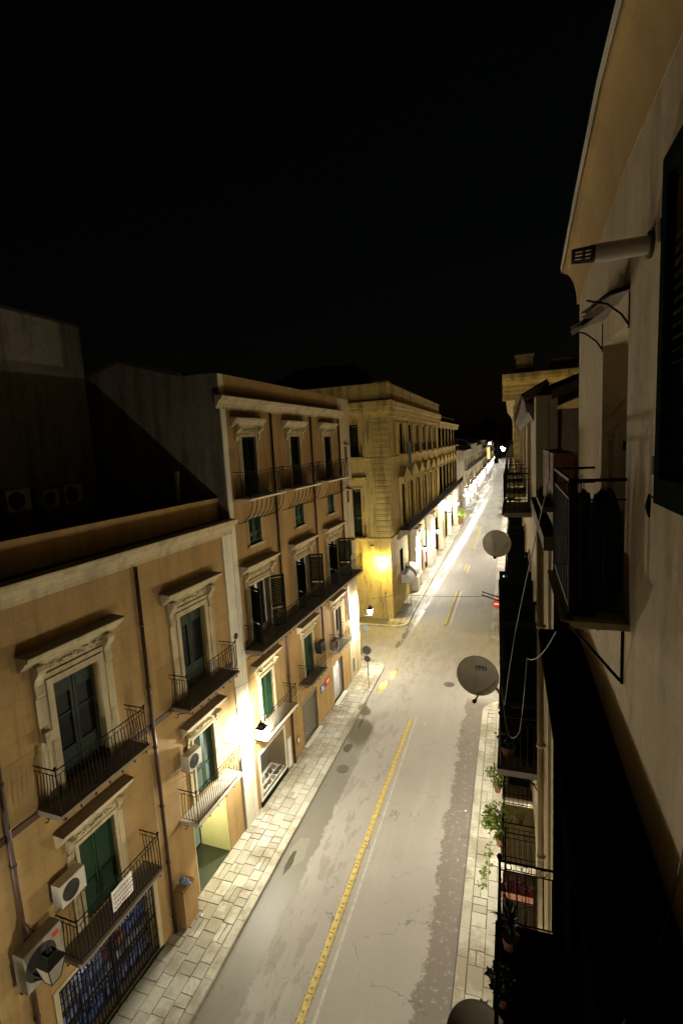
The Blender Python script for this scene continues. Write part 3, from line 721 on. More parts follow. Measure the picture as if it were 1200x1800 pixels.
m = MB(T); m.prism([(-1.7, 19.68), (-4.9, 20.5), (-7.5, 19.8), (-7.5, 19.9), (-4.9, 20.62), (-1.7, 19.8)], 17.5, 33)
m.build('roof', m_tile, B2)
m = MB(T); m.box(-.35, 0, 17.67, 31.0, 18.3, 19.56); m.box(-.39, .03, 17.67, UE+.03, 19.56, 19.62); m.box(-1.9, -.35, 17.7, UE-.05, 18.6, 18.7); m.build('parapet', m_tan_top, B2)
cornice(T, 17.35, 31.6, 18.22, 18.72, .36, B2, m_cream)
m = MB(T); m.box(0, .03, 17.97, 31, 7.5, 7.66); m.box(0, .02, 17.97, 31, 3.42, 3.5); m.build('string_course', m_cream, B2)
for u, z0_ in ((21.7, .14), (26.4, 4.3), (30.9, 4.6)): downpipe(T, u, z0_, 18.2, B2)
ang = [(0, R(100)), (R(95), R(80)), (R(85), R(95))]
for i, u in enumerate(b2c):
    # first floor
    wn = surround(T, u, 3.9, 1.2, 2.2, B2, m_cream, .2, .07)
    pediment(T, u, 6.95, 2.45, wn, m_cream, .3, True, .3, .15, True, .85, 5)
    if i < 2: shutters(T, u, 3.92, 1.18, 2.16, wn, m_green, -.1)
    else: glazed(T, u, 3.92, 1.18, 2.16, wn, m_wframe, -.18, .25, .05)
    # noble floor: leaves folded open in front of white framed glass
    wn = surround(T, u, 8.0, 1.7, 2.56, B2, m_cream, .22, .09)
    pediment(T, u, 11.55, 3.0, wn, m_cream, .42, True, .6, .22, True, 1.15)
    glazed(T, u, 8.02, 1.66, 2.5, wn, m_wframe, -.25, .12, .04)
    cmb = MB(T); n = 14
    for k in range(n):
        a, b = u-.8+k*1.6/n, u-.8+(k+1)*1.6/n
        if 5 <= k <= 8: continue
        cmb.quad((-.33+.02*(k % 2), a, 8.1), (-.33+.02*((k+1) % 2), b, 8.1), (-.33+.02*((k+1) % 2), b, 10.5), (-.33+.02*(k % 2), a, 10.5))
    shutters(T, u, 8.02, 1.7, 2.52, wn, m_green3, -.05, R(118), R(140) if i == 0 else R(105), wsh=.8)
    # mezzanine
    wn = surround(T, u, 12.32, 1.1, 1.18, B2, m_cream, .1, .05, True)
    shutters(T, u, 12.34, 1.08, 1.14, wn, m_green, -.06)
    # top
    wn = surround(T, u, 14.5, 1.2, 2.6, B2, m_cream, .2, .07)
    pediment(T, u, 17.88, 2.6, wn, m_cream, .32, True, .5, .2, True, .92, 6)
    shutters(T, u, 14.52, 1.18, 2.56, wn, m_green3, -.1)
# balconies
balcony(T, 18.05, 21.05, 3.85, B2, .8, .12, m_slabw, belly=0, scroll=1, h=1.05)
balcony(T, 22.95, 25.15, 3.9, B2, .75, .12, m_slab, belly=0, scroll=0, h=1.05)
balcony(T, 27.4, 29.5, 3.9, B2, .75, .12, m_slabw, belly=0, scroll=0, h=1.05)
balcony(T, 18.0, 32.0, 7.92, B2, .9, .17, m_slab, scroll=2, h=1.1)
for (a, b) in ((18.2, 21.3), (22.35, 25.75), (27.0, 30.4)):
    bb = balcony(T, a, b, 14.5, B2, .82, .10, m_slabw, scroll=1, h=1.12, brackets=False, ends=(1, 1))
    for k in range(8):
        u = a+.1+(b-a-.2)*k/7; m = MB(T)
        m.tube([(.8*(1-cos(t))**1.0 if 0 else .78*sin(t), u, 13.42+.98*(1-cos(t))) for t in [q*pi/2/7 for q in range(8)]], .017, 5); m.build('bracket', m_iron, bb)
for z in (16.55, 13.55, 10.0):
    m = MB(T); m.prism([(.02, z+.06), (.32, z-.02), (.32, z-.05), (.02, z)], 31.9, 32.65); m.build('window_hood', m_slab, B2)
for z0_, z1_ in ((15.45, 16.4), (12.6, 13.4), (8.85, 9.85)):
    m = MB(T); m.box(-.14, -.1, 32.05, 32.5, z0_, z1_); m.box(-.1, -.07, 32.26, 32.29, z0_, z1_); m.build('window', m_green3, B2)
# ground floor of B2
m = MB(T)
for (a, b, c, d) in ((18.33, 18.45, .38, 2.74), (20.85, 20.97, .38, 2.74), (18.45, 20.85, 2.62, 2.74), (18.45, 20.85, .38, .5)): m.box(-.06, .05, a, b, c, d)
m.build('shop_window_frame', m_marb, B2)
m = MB(T); m.box(.0, .07, 18.3, 21.0, .12, .375); m.build('shop_plinth', m_green3, B2)
def paneglass():
    m, nt, b = newmat('shop_window_pane'); nt.nodes.remove(b)
    g = node(nt, 'ShaderNodeBsdfGlossy'); g.inputs['Roughness'].default_value = .03; g.inputs['Color'].default_value = (.8, .8, .8, 1)
    t = node(nt, 'ShaderNodeBsdfTransparent'); t.inputs[0].default_value = (.8, .82, .8, 1); mx = node(nt, 'ShaderNodeMixShader')
    fr = node(nt, 'ShaderNodeFresnel'); fr.inputs[0].default_value = 1.5
    mx.inputs[0].default_value = .12; nt.links.new(t.outputs[0], mx.inputs[1]); nt.links.new(g.outputs[0], mx.inputs[2])
    nt.links.new(mx.outputs[0], nt.nodes['Material Output'].inputs[0]); return m
m_pane = paneglass()
m = MB(T); m.quad((-.03, 18.45, .5), (-.03, 20.85, .5), (-.03, 20.85, 2.62), (-.03, 18.45, 2.62)); m.build('shop_window_pane', m_pane, B2)
m = MB(T); m.tube([(-.45, 19.6, 2.615), (-.45, 19.6, 2.58)], .1, 12); m.build('ceiling_light', emit('window_spot', (1, .97, .85), 40), B2); inlight(B2, (-.45, 19.6, 2.3), 60, (1, .97, .85))
m = MB(T); m.box(-.86, -.04, 18.46, 20.84, .503, .54); m.build('display_floor', m_marb, B2)
m = MB(T); m.box(-.89, -.87, 18.46, 20.84, .56, 2.6); m.build('dark_reflection_panel', m_dark_r, B2)  # added dark panel imitates the dark reflection in the upper pane
m = MB(T); m.box(0, .04, 21.12, 21.5, .2, 1.75); m.build('meter_door', m_signw, B2)
m = MB(T)   # woven grille door
for k in range(9): u = 23.2+k*.232; m.box(-.1, -.07, u-.03, u+.03, .2, 2.7)
for k in range(13): z = .25+k*.2; m.box(-.07, -.045, 23.15, 25.1, z-.03, z+.03)
m.box(-.12, -.04, 23.15, 25.1, 2.45, 2.7); m.build('grille_door', m_steel, B2)
m = MB(T); z = .2
while z < 2.7: m.prism([(-.12, z), (-.09, z+.02), (-.09, z+.075), (-.12, z+.095)], 27.75, 29.48); z += .1
m.build('roller_shutter', m_roller, B2)
m = MB(T); m.box(-.06, -.03, 31.35, 31.8, .5, 1.5); m.build('meter_hatch', m_roller, B2)
m = MB(T); m.box(-.1, .22, 23.05, 25.2, .12, .195); m.build('door_step', m_marb, B2)
m = MB(T); m.box(-.1, .25, 27.65, 29.58, .12, .175); m.build('door_step', m_marb, B2)
ac(T, .15, 27.55, 4.0, 'old grey air conditioner on the small corner balcony', .75, .58, .3, mat=m_slab, shelf=False)
ac(T, .2, 25.35, 4.75, 'dark air conditioner between two first-floor windows', .7, .6, .3, mat=m_acgrill)
m = MB(T); m.tube([(.05, 17.33, 8.8), (.075, 17.33, 8.8)], .14, 14); onleft(m.build('wall_disc', m_rust), 'small round dark plate on the white pilaster', 'plate')
# blue and red wall signs
def wallsign(u, z, wd, h, mat, label, marks):
    root = empty('wall_sign'); onleft(root, label, 'wall sign'); m = MB(T); m.box(.02, .05, u-wd/2, u+wd/2, z-h/2, z+h/2); m.build('sign_plate', mat, root)
    m = MB(T)
    for (a, b, c, d) in marks: m.box(.05, .054, u+a*wd, u+b*wd, z+c*h, z+d*h)
    m.build('sign_marks', m_signw, root)
wallsign(25.95, 2.15, .55, .42, m_blue, 'small blue sign with white marks on the wall past the grille door', [(-.4, .1, .1, .38), (-.4, .35, -.3, -.05)])
wallsign(26.75, 2.2, .6, .42, m_red, 'small red sign with white bars between blue sign and roller shutter', [(-.35, .35, .12, .26), (-.3, .3, -.1, .02)])
wallsign(22.35, 1.0, .28, .38, m_slab, 'little framed notice low on the wall beside the downpipe', [(-.3, .3, -.3, .3)])
# display: mannequin bust and shoes
def mann(u, o):
    m = MB(T); L = Lm(o, u, .54)
    m.lathe([(.12, 0), (.12, .02), (.015, .04), (.015, .45), (.13, .55), (.12, .7), (.15, .85), (.17, 1.0), (.13, 1.1), (.05, 1.16), (.045, 1.24), (.08, 1.3), (.085, 1.38), (.05, 1.46), (0, 1.48)], 14, L)
    return m
onleft(mann(18.75, -.4).build('mannequin', simple('beige_dummy', (.5, .38, .25), .7)), 'small beige display dummy in the lit shop window', 'mannequin')
def shoe(m, u, o, z, a):
    L = Lm(o, u, z, a)
    m.add([(-.05, -.13, 0), (.05, -.13, 0), (.055, .08, 0), (-.055, .08, 0), (-.045, -.13, .11), (.045, -.13, .11), (.05, 0, .07), (-.05, 0, .07), (0.03, .14, 0), (-.03, .14, 0), (.03, .12, .04), (-.03, .12, .04)],
          [(0, 1, 2, 3), (0, 1, 5, 4), (1, 2, 6, 5), (3, 0, 4, 7), (4, 5, 6, 7), (3, 2, 8, 9), (6, 7, 11, 10), (2, 6, 10, 8), (7, 3, 9, 11), (8, 10, 11, 9)], L)
shm = [simple('shoe_leather_%d' % k, c, .4) for k, c in enumerate([(.05, .03, .02), (.2, .1, .05), (.3, .28, .25), (.02, .02, .02)])]
for k in range(10):
    m = MB(T); u = 19.1+(k % 5)*.34; o = -.22-(k//5)*.32; shoe(m, u, o, .54, .3+k*.5); shoe(m, u+.13, o, .54, .2+k*.5)
    onleft(m.build('shoe_pair', shm[k % 4]), 'pair of shoes on the white floor of the lit shop window', 'shoes', 'shoes in the shop window')
# tall lamp at the near pilaster etc. come with the lanterns; cable across the pilaster
def cable(pts, r, mat, label, group=None, sag=0, left=False):
    P_ = []
    for i in range(len(pts)-1):
        a, b = Vector(pts[i]), Vector(pts[i+1])
        for k in range(8):
            t = k/8; P_.append(a.lerp(b, t)-Vector((0, 0, 4*sag*t*(1-t))))
    P_.append(Vector(pts[-1])); m = MB(); m.tube(P_, r, 5); o = m.build('cable', mat)
    if left: onleft(o, label, 'cable', group)
    else: tag(o, label, 'cable', group)
cable([(.1, 15.9, 6.95), (.12, 19.0, 6.4)], .008, m_cableb, 'thin wire crossing the white pilaster below the round plate', left=True, sag=.1)
cable([(.15, 8.3, 5.1), (.08, 7.7, 4.9), (.06, 7.4, 5.4)], .012, m_cableb, 'loose wire hanging below the nearest air conditioner', left=True, sag=.15)

# ------------------------------------------------------------------ lanterns
def lantern_master(T, name='street_lantern'):
    """root at the wall mount; arm runs outward, lantern stands on its end"""
    root = empty(name); a = MB(T); d = .95
    a.tube([(0, 0, 0), (d, 0, 0)], .022, 6); a.tube([(.02, 0, -.5), (.08, 0, -.42), (.3, 0, -.2), (.6, 0, -.06), (d-.05, 0, -.02)], .014, 6)
    a.tube([(.25+.1*cos(t), 0, -.1+.08*sin(t)) for t in [q*pi/5 for q in range(10)]], .009, 4); a.box(-.02, .02, -.06, .06, -.6, .15)
    a.tube([(d, 0, 0), (d, 0, .07)], .05, 8); a.build('arm', m_iron, root)
    f = MB(T); g = MB(T); b0, b1, z0_, z1_ = .10, .19, .08, .52
    cn = [(1, 1), (1, -1), (-1, -1), (-1, 1)]
    for sx_, sy in cn: f.tube([(d+sx_*b0, sy*b0, z0_), (d+sx_*b1, sy*b1, z1_)], .011, 4)
    for i in range(4):
        p, q = cn[i], cn[(i+1) % 4]
        f.tube([(d+p[0]*b0, p[1]*b0, z0_), (d+q[0]*b0, q[1]*b0, z0_)], .011, 4); f.tube([(d+p[0]*b1, p[1]*b1, z1_), (d+q[0]*b1, q[1]*b1, z1_)], .013, 4)
        g.quad((d+p[0]*b0, p[1]*b0, z0_), (d+q[0]*b0, q[1]*b0, z0_), (d+q[0]*b1, q[1]*b1, z1_), (d+p[0]*b1, p[1]*b1, z1_))
    f.build('frame', m_iron, root); g.build('glass', m_lglass, root)
    h = MB(T); n4 = [(d+s1*.21, s2*.21) for s1, s2 in cn]; n5 = [(d+s1*.10, s2*.10) for s1, s2 in cn]
    h.add([(x, y, z1_+.01) for x, y in n4]+[(x, y, z1_+.14) for x, y in n5]+[(x, y, z1_+.20) for x, y in n5], [(0, 1, 5, 4), (1, 2, 6, 5), (2, 3, 7, 6), (3, 0, 4, 7), (4, 5, 9, 8), (5, 6, 10, 9), (6, 7, 11, 10), (7, 4, 8, 11), (8, 9, 10, 11)])
    h.lathe([(.06, z1_+.2), (.035, z1_+.24), (.05, z1_+.28), (.02, z1_+.33), (0, z1_+.37)], 8, Lm(d, 0, 0))
    h.build('hood', m_iron, root)
    ld = bpy.data.lights.new('lamp_light', 'POINT'); ld.energy = LAMP_W; ld.color = LAMP_COL; ld.shadow_soft_size = .11
    lo = bpy.data.objects.new('lamp_light', ld); C.objects.link(lo); lo.parent = root
    p = T @ Vector((d, 0, .27)); lo.location = p
    return root
LLm = lantern_master(LEFT); LRm = lantern_master(RIGHT)
def place_lantern(master, x, y, z, label, rz=0, first=set(), power=None):
    o = master if id(master) not in first else copy_tree(master); first.add(id(master))
    o.location = (x, y, z); o.rotation_euler = (0, 0, rz); tag(o, label, 'street lantern', 'wall lanterns along the street')
    if power:
        for c in o.children:
            if c.type == 'LIGHT': c.data = c.data.copy(); c.data.energy = power
    return o
def lx(y): return -11.22+K*(y-11)
place_lantern(LLm, lx(17.3), 17.3, 4.30, 'glaring lantern on the white pilaster between the two tan houses', -math.atan(K), power=3300)
place_lantern(LLm, lx(32.9)+.03, 32.95, 4.25, 'lit lantern on the corner of the tall tan house by the junction', -math.atan(K), power=3600)
place_lantern(LLm, lx(2.0), 2.0, 4.30, 'lit lantern on the near tan house, nearest the camera', -math.atan(K), power=1300)
place_lantern(LLm, -11.25, 7.1, 4.5, 'unlit dark lantern in front of the large air conditioner', -math.atan(K))
unlit = [o for o in C.objects if o.name.startswith('street_lantern') and o.get('label', '').startswith('unlit')][0]
unlit.scale = (1.15, 1.15, 1.15)
for c in list(unlit.children):
    if c.type == 'LIGHT': bpy.data.objects.remove(c)
    elif c.name.startswith('glass'):
        c.data = c.data.copy(); c.data.materials.clear(); c.data.materials.append(simple('unlit_lantern_glass', (.25, .23, .18), .15))
place_lantern(LLm, -10.15, 54.2, 4.2, 'glaring lantern between the first columns of the yellowed palazzo', power=4200)
place_lantern(LLm, -10.15, 65.2, 4.2, 'glaring lantern between the middle columns of the yellowed palazzo', power=4800)
near_l = place_lantern(LRm, .62, 5.6, 4.3, 'lit lantern on the right house fronts nearest the camera'); near_l.scale = (.6, .6, .6)
place_lantern(LRm, .25, 19.4, 4.2, 'lit lantern over the right pavement beside the potted plants')
place_lantern(LRm, .2, 30.6, 4.2, 'lit lantern on the right, just before the no-entry sign')
y = 80; k = 0
while y < 400:
    place_lantern(LLm, -10.4, y, 4.2, 'small far lantern along the left house fronts, beyond the columned doorways', power=2900); k += 1
    place_lantern(LRm, .3, y-8, 4.2, 'small far lantern along the right house fronts, beyond the junction', power=2900)
    y += 14 if y < 180 else 24
# ------------------------------------------------------------------ dark house behind
BH = tag(empty('rear_house'), 'dim taller plain house behind the roof of the near tan house', 'building')
m = MB(); m.box(-30, -17.6, 2, 17.55, 0, 22.15); m.build('wall', m_grey_r, BH)
m = MB(); m.box(-30.2, -17.5, 1.9, 17.6, 22.15, 22.25); m.build('roof', m_roof, BH)
rl = ['roof-level air conditioner at the left edge, first of four', 'second of four roof-level air conditioners, the widest', 'third of four roof-level air conditioners, the smallest', 'last of four roof-level air conditioners, farthest right']
for i, (yy, w_, h_) in enumerate(((11.9, .85, .75), (13.25, .95, .8), (14.6, .72, .65), (15.65, .85, .75))):
    a = ac(I4.copy(), 0, 0, 0, rl[i], w_, h_, .35, group='air conditioners on the dark roof', shelf=False); a.location = (-17.35, yy, 14.75)
    m = MB(); m.box(-.05, .4, -.4, .4, -.5, -.02); m.build('stand', m_slab, a)
# antennas
def antenna(x, y, z, h, label, flip=1, arms=5):
    root = empty('tv_antenna', (x, y, z)); tag(root, label, 'antenna'); m = MB(); m.tube([(0, 0, 0), (0, 0, h)], .02, 6); m.build('mast', m_steel, root)
    m = MB(); m.tube([(0, 0, h-.1), (.9, .5*flip, h-.12)], .012, 5)
    for k in range(arms): t = k/arms; m.tube([(.9*t-.25, .5*flip*t+.5, h-.1), (.9*t+.25, .5*flip*t-.5, h-.1)], .007, 4)
    for k in range(3): m.tube([(-.1, .35, h-.3-.09*k), (.8, -.35, h-.34-.09*k)], .009, 4)
    m.build('aerial_rods', m_steel, root)
antenna(-18.6, 19.2, 20.2, 3.3, 'tall roof antenna against the sky beside the dark house'); antenna(-15.6, 21.5, 20.5, 1.7, 'lower roof antenna over the dark gable', -1)
m = MB(); m.tube([(-13.2, 17.3, 13.7), (-13.2, 17.3, 15.6)], .16, 10); m.tube([(-13.2, 17.3, 15.55), (-13.2, 17.3, 15.8)], .22, 10); tag(m.build('chimney_flue', m_steel), 'short flue pipe standing on the dark roof by the party wall', 'flue')

# ------------------------------------------------------------------ B3 yellowed palazzo
B3 = tag(empty('palazzo'), 'yellowed stone palazzo with quoins and balconies beyond the left junction', 'building')
B3.location = (-10.5, 0, 0)
A0, A1, AE = 43.6, 76.5, 105
ub = [49.6, 54.1, 58.6, 63.2, 67.8, 72.6, 79.5, 84, 88.5, 93, 97.5, 102]
holes = []
for i, u in enumerate(ub):
    holes += [(u-.75, u+.75, 15.35, 18.35, .4), (u-.85, u+.85, 8.0, 12.3, .4)]
gshop = [(47.3, 48.7, 3.6, 5.9, .3)]
for i, u in enumerate(ub[1:]): gshop.append((u-1.35, u+1.35, .3, 4.6 if i % 2 else 5.2, .45))
holes += gshop
wall(T, A0, A1, 7.6, 19, holes, m_yell, B3); wall(T, A1, AE, 7.6, 18.4, holes, m_yell, B3, o=-.35, name='wall')
wall(T, A0, AE, 0, 7.6, holes, m_yell, B3, name='ground_floor_wall')
NT = NEAR(A0, 0)   # face towards the side street, u = x - (-10.5)
sideh = [(-4.1, -2.6, 15.35, 18.3, .35), (-4.1, -2.6, 8.0, 12.4, .35), (-5.3, -3.9, .13, 3.6, .2)]
wall(NT, -22, 0, 0, 19, sideh, m_yell, B3, name='side_wall')
m = MB(NT); m.box(0, .035, -1.35, -.02, 0, 7.7); m.build('corner_pier', m_yell, B3)
m = MB(NT)
zz = 7.95; k = 0
while zz < 18.4:
    m.box(0, .13, -1.25, .13, zz+.02, zz+.50); zz += .52
m.build('quoins', m_quoinx, B3)
m = MB(T)
zz = 7.95
while zz < 18.4: m.box(0, .128, A0+.002, A0+1.1, zz+.02, zz+.50); zz += .52
m.build('quoins', m_quoin, B3)
for (T_, a, b) in ((T, A0-.1, AE), (NT, -22, .1)):
    m = MB(T_); m.prism([(0, 7.55), (.16, 7.6), (.2, 7.8), (.12, 7.9), (0, 7.92)], a, b); m.build('string_course', m_yell, B3)
    m = MB(T_); m.prism([(0, 15.05), (.08, 15.08), (.1, 15.2), (0, 15.24)], a, b); m.build('string_course', m_yell, B3)
    b2 = b if T_ is not T else A1
    m = MB(T_); m.box(0, .12, a, b2, 18.5, 18.75)
    m.prism([(0, 18.75), (.2, 18.78), (.28, 19.1), (.45, 19.25), (.52, 19.6), (.62, 19.7), (.66, 19.95), (.7, 20.1), (.7, 20.2), (0, 20.25)], a+.1 if T_ is T else a, b2 if T_ is T else b+.6)
    m.build('cornice', m_yell, B3)
    m = MB(T_); m.box(0, .3, a-.2 if T_ is T else a, b2 if T_ is T else b-.12, 20.26, 21.55); m.box(-.05, .37, a-.26 if T_ is T else a, b2 if T_ is T else b-.15, 21.55, 21.75)
    q = a+2
    while q < b2-.6: m.box(.3, .36, q, q+.35, 20.27, 21.54); q += 4.2
    m.build('parapet', m_yell, B3)
    m = MB(T_); q = a+.6
    while q < b2: m.prism([(.12, 18.85), (.3, 18.9), (.45, 19.2), (.56, 19.45), (.56, 19.58), (.12, 19.58)], q-.14, q+.14); q += 1.05
    m.build('modillions', m_yell, B3)
m = MB(T); m.box(-1.0, .3, A0-.2, A0+1.3, 21.76, 21.9) ; m.prism([(-.35+0, 18.4), (.3, 18.45), (.4, 19.1), (.5, 19.3), (-.35, 19.4)], A1+.01, AE); m.box(-.8, -.5, A1, AE, 19.4, 20.5); m.build('far_cornice', m_yell, B3)
m = MB(); m.box(-22, -.5, A0+.5, AE, 18.9, 20.2); m.build('roof', m_roof, B3)
m = MB(); m.add([(-19, 46, 20.2), (-2.3, 46, 20.2), (-2.3, 66, 20.2), (-19, 66, 20.2), (-5.6, 53, 25.2), (-5.6, 58, 25.2), (-12, 53, 25.2), (-12, 58, 25.2)], [(0, 1, 4, 6), (1, 2, 5, 4), (2, 3, 7, 5), (3, 0, 6, 7), (4, 5, 7, 6)]); m.build('hipped_roof', m_roof, B3)
for i, u in enumerate(ub):
    o = 0 if u < A1 else -.35
    TT = T @ Matrix.Translation((o, 0, 0))
    w1 = surround(TT, u, 15.35, 1.5, 3.0, B3, m_yell, .26, .12)
    shutters(TT, u, 15.37, 1.48, 2.95, w1, m_green3, -.15, pitch=.12)
    for s_ in (-1, 1):
        uu = u+s_*1.62
        if uu > A0+1.3: m = MB(TT); m.box(0, .2, uu-.42, uu+.42, 15.3, 18.2); m.box(0, .26, uu-.46, uu+.46, 18.2, 18.45); m.build('pilaster', m_yell, w1)
    balcony(TT, u-1.15, u+1.15, 15.35, B3, .85, .18, m_yell, scroll=0, belly=0, h=1.05, pitch=.16, brackets=False, bar=.012)
    w2 = surround(TT, u, 8.0, 1.7, 4.3, B3, m_yell, .3, .16)
    glazed(TT, u, 8.02, 1.68, 4.25, w2, m_green2, -.2, .25, .0, .62)
    for s_ in (-1, 1):
        m = MB(TT); m.box(0, .22, u+s_*1.35-.17, u+s_*1.35+.17, 8, 12.35); m.prism([(0, 12.352), (.225, 12.352), (.5, 12.75), (.55, 12.95), (0, 12.95)], u+s_*1.35-.16, u+s_*1.35+.16); m.build('side_pilaster', m_yell, w2)
    m = MB(TT)
    if i % 2 == 0:
        m.add([(0, u-1.75, 12.96), (.6, u-1.75, 12.96), (0, u+1.75, 12.96), (.6, u+1.75, 12.96), (0, u-1.75, 13.12), (.6, u-1.75, 13.12), (0, u+1.75, 13.12), (.6, u+1.75, 13.12), (0, u, 14.15), (.6, u, 14.15), (0, u, 13.95), (.6, u, 13.95)],
              [(0, 1, 3, 2), (1, 3, 7, 5), (0, 1, 5, 4), (2, 3, 7, 6), (4, 5, 9, 8), (6, 7, 9, 8), (5, 7, 9)])
    else:
        n = 10; pr = [(u-1.75+3.5*k/n, 12.96+1.05*sin(pi*k/n)**.8+.14) for k in range(n+1)]
        for k in range(n):
            m.quad((0, pr[k][0], pr[k][1]), (.6, pr[k][0], pr[k][1]), (.6, pr[k+1][0], pr[k+1][1]), (0, pr[k+1][0], pr[k+1][1]))
        m.add([(.6, u-1.75, 12.96)]+[(.6, a, b) for a, b in pr]+[(.6, u+1.75, 12.96)], [tuple(range(n+3))]); m.quad((0, u-1.75, 12.96), (.6, u-1.75, 12.96), (.6, u+1.75, 12.96), (0, u+1.75, 12.96))
    m.build('pediment', m_yell, w2)
balcony(T, 46.8, 104.5, 7.98, B3, 1.15, .22, m_slab, scroll=0, belly=0, h=1.05, pitch=.17, bar=.012, brackets=False)
m = MB(T); q = 47
while q < 104: m.prism([(0, 7.0), (.15, 7.05), (.5, 7.4), (1.0, 7.6), (1.0, 7.75), (0, 7.75)], q-.12, q+.12); q += 1.5
m.build('balcony_corbels', m_slab, B3)
# side face windows
for z0_, h_ in ((15.35, 2.95), (8.0, 4.4)):
    w1 = surround(NT, -3.35, z0_, 1.5, h_, B3, m_yell, .25, .12); shutters(NT, -3.35, z0_+.02, 1.48, h_-.04, w1, m_green3, -.15, pitch=.12)
    balcony(NT, -4.6, -2.2, z0_, B3, .8, .18, m_yell, scroll=0, belly=0, h=1.05, pitch=.16, brackets=False, bar=.012)
m = MB(NT); m.prism([(0, 13.2), (.45, 13.3), (.5, 13.5), (0, 13.6)], -4.7, -2.0); m.build('pediment', m_yell, B3)
m = MB(NT); m.box(-.12, -.08, -5.3, -3.9, .13, 3.6); m.build('door', m_green3, B3)
# shopfronts: portal piers and lit windows
for u in (53.0, 55.3, 64.0, 66.4, 75, 86, 96):
    m = MB(T); m.box(0, .75, u-.45, u+.45, .12, 1.7); m.box(0, .62, u-.34, u+.34, 1.7, 6.3); m.box(0, .78, u-.46, u+.46, 6.3, 6.9); m.box(0, .9, u-.55, u+.55, 6.9, 7.1); m.build('column', m_slabw, B3)
for g in gshop[1:]:
    m = MB(T); m.box(-.4, -.36, g[0]+.06, g[1]-.06, g[2]+.3, g[3]-.5)
    lit = g[0] > 60
    o = m.build('shop_window', m_shop if lit else m_glass, B3)
    m = MB(T); m.box(-.36, -.3, g[0], g[1], g[2], g[2]+.3); m.box(-.36, -.28, g[0], g[1], g[3]-.5, g[3]); m.box(-.36, -.3, (g[0]+g[1])/2-.03, (g[0]+g[1])/2+.03, g[2]+.3, g[3]-.5); m.build('shop_frame', m_signgrey, o)
g = gshop[0]; m = MB(T); m.box(-.15, -.1, g[0], g[1], g[2], g[3]); m.build('window', m_green3, B3)
balcony(T, 47.0, 49.0, 3.6, B3, .6, .12, m_slab, scroll=0, belly=0, h=1.0, pitch=.16, brackets=False, bar=.012)
# barrel awnings
def barrel(u, z, label, wd=1.9, o0=.05, mat=m_tarp):
    root = empty('barrel_awning', (-10.5, u, z)); tag(root, label, 'awning', 'barrel awnings on the palazzo'); m = MB(); n = 9
    for k in range(n):
        a0, a1 = pi/2*k/n, pi/2*(k+1)/n
        m.quad((o0+1.1*sin(a0), -wd/2, 1.0*cos(a0)), (o0+1.1*sin(a0), wd/2, 1.0*cos(a0)), (o0+1.1*sin(a1), wd/2, 1.0*cos(a1)), (o0+1.1*sin(a1), -wd/2, 1.0*cos(a1)))
    for s_ in (-1, 1): m.add([(o0, s_*wd/2, 0)]+[(o0+1.1*sin(pi/2*k/n), s_*wd/2, cos(pi/2*k/n)) for k in range(n+1)], [tuple(range(n+2))])
    m.build('canopy', mat, root, True)
    f = MB()
    for s_ in (-1, 0, 1): f.tube([(o0, s_*wd/2, 0), (o0+1.12, s_*wd/2, 0)], .015, 4)
    f.build('awning_frame', m_steel, root)
barrel(48.2, 2.55, 'nearer grey barrel awning at the palazzo corner'); barrel(50.8, 2.7, 'farther grey barrel awning beside the first column')
# green cloth over balcony rail
m = MB(); n = 10
for k in range(n):
    a, b = -.9+1.8*k/n, -.9+1.8*(k+1)/n; f = lambda q: .04*sin(q*4.)
    m.quad((f(a), a, 1.1), (f(b), b, 1.1), (f(b)+.05, b, -1.4-.3*b), (f(a)+.05, a, -1.4-.3*a))
o = m.build('hanging_tarpaulin', m_clothg); o.location = (-9.6, 49.5, 15.35); tag(o, 'green tarpaulin hanging from the first top balcony of the palazzo', 'tarpaulin')
m = MB(); m.box(-.9, .9, -.09, .09, -.75, .75); root = empty('light_box_sign', (-9.2, 72.6, 7.0)); tag(root, 'glowing blue-white box sign projecting below the long balcony', 'shop sign'); m.build('sign_face', m_lightbox, root)
m = MB(); m.box(-1.3, -.92, -.03, .03, -.05, .05); m.box(-.95, .95, -.1, .1, .76, .82); m.box(-.95, .95, -.1, .1, -.82, -.76); m.build('sign_frame', m_iron, root)
# sodium lamp on the side face
root = empty('wall_floodlight', (-11.3, A0, 5.75)); tag(root, 'yellow floodlight burning on the side wall of the palazzo', 'floodlight')
m = MB(); m.tube([(0, 0, 0), (0, -.45, .12)], .02, 6); m.build('arm', m_iron, root)
m = MB(); m.prism([(-.15, .02), (.15, .02), (.12, .14), (-.12, .14)], -.62, -.38, 'y'); m.build('housing', m_iron, root)
m = MB(); m.box(-.1, .1, -.58, -.42, -.01, .015); m.build('lamp_glass', emit('sodium_lamp', (1, .75, .2), 80), root)
ld = bpy.data.lights.new('lamp_light', 'POINT'); ld.energy = 1700; ld.color = (1, .76, .2); ld.shadow_soft_size = .12
lo = bpy.data.objects.new('lamp_light', ld); C.objects.link(lo); lo.parent = root; lo.location = (0, -.5, -.14)
# camera bracket thing and small side dish, tubes
m = MB(); m.tube([(0, 0, 0), (0, -.35, .05)], .02, 5); m.box(-.25, .12, -.5, -.36, -.02, .1); o = m.build('security_camera', m_acgrill); o.location = (-12.1, A0, 7.2); tag(o, 'small dark security camera above the yellow floodlight', 'camera')

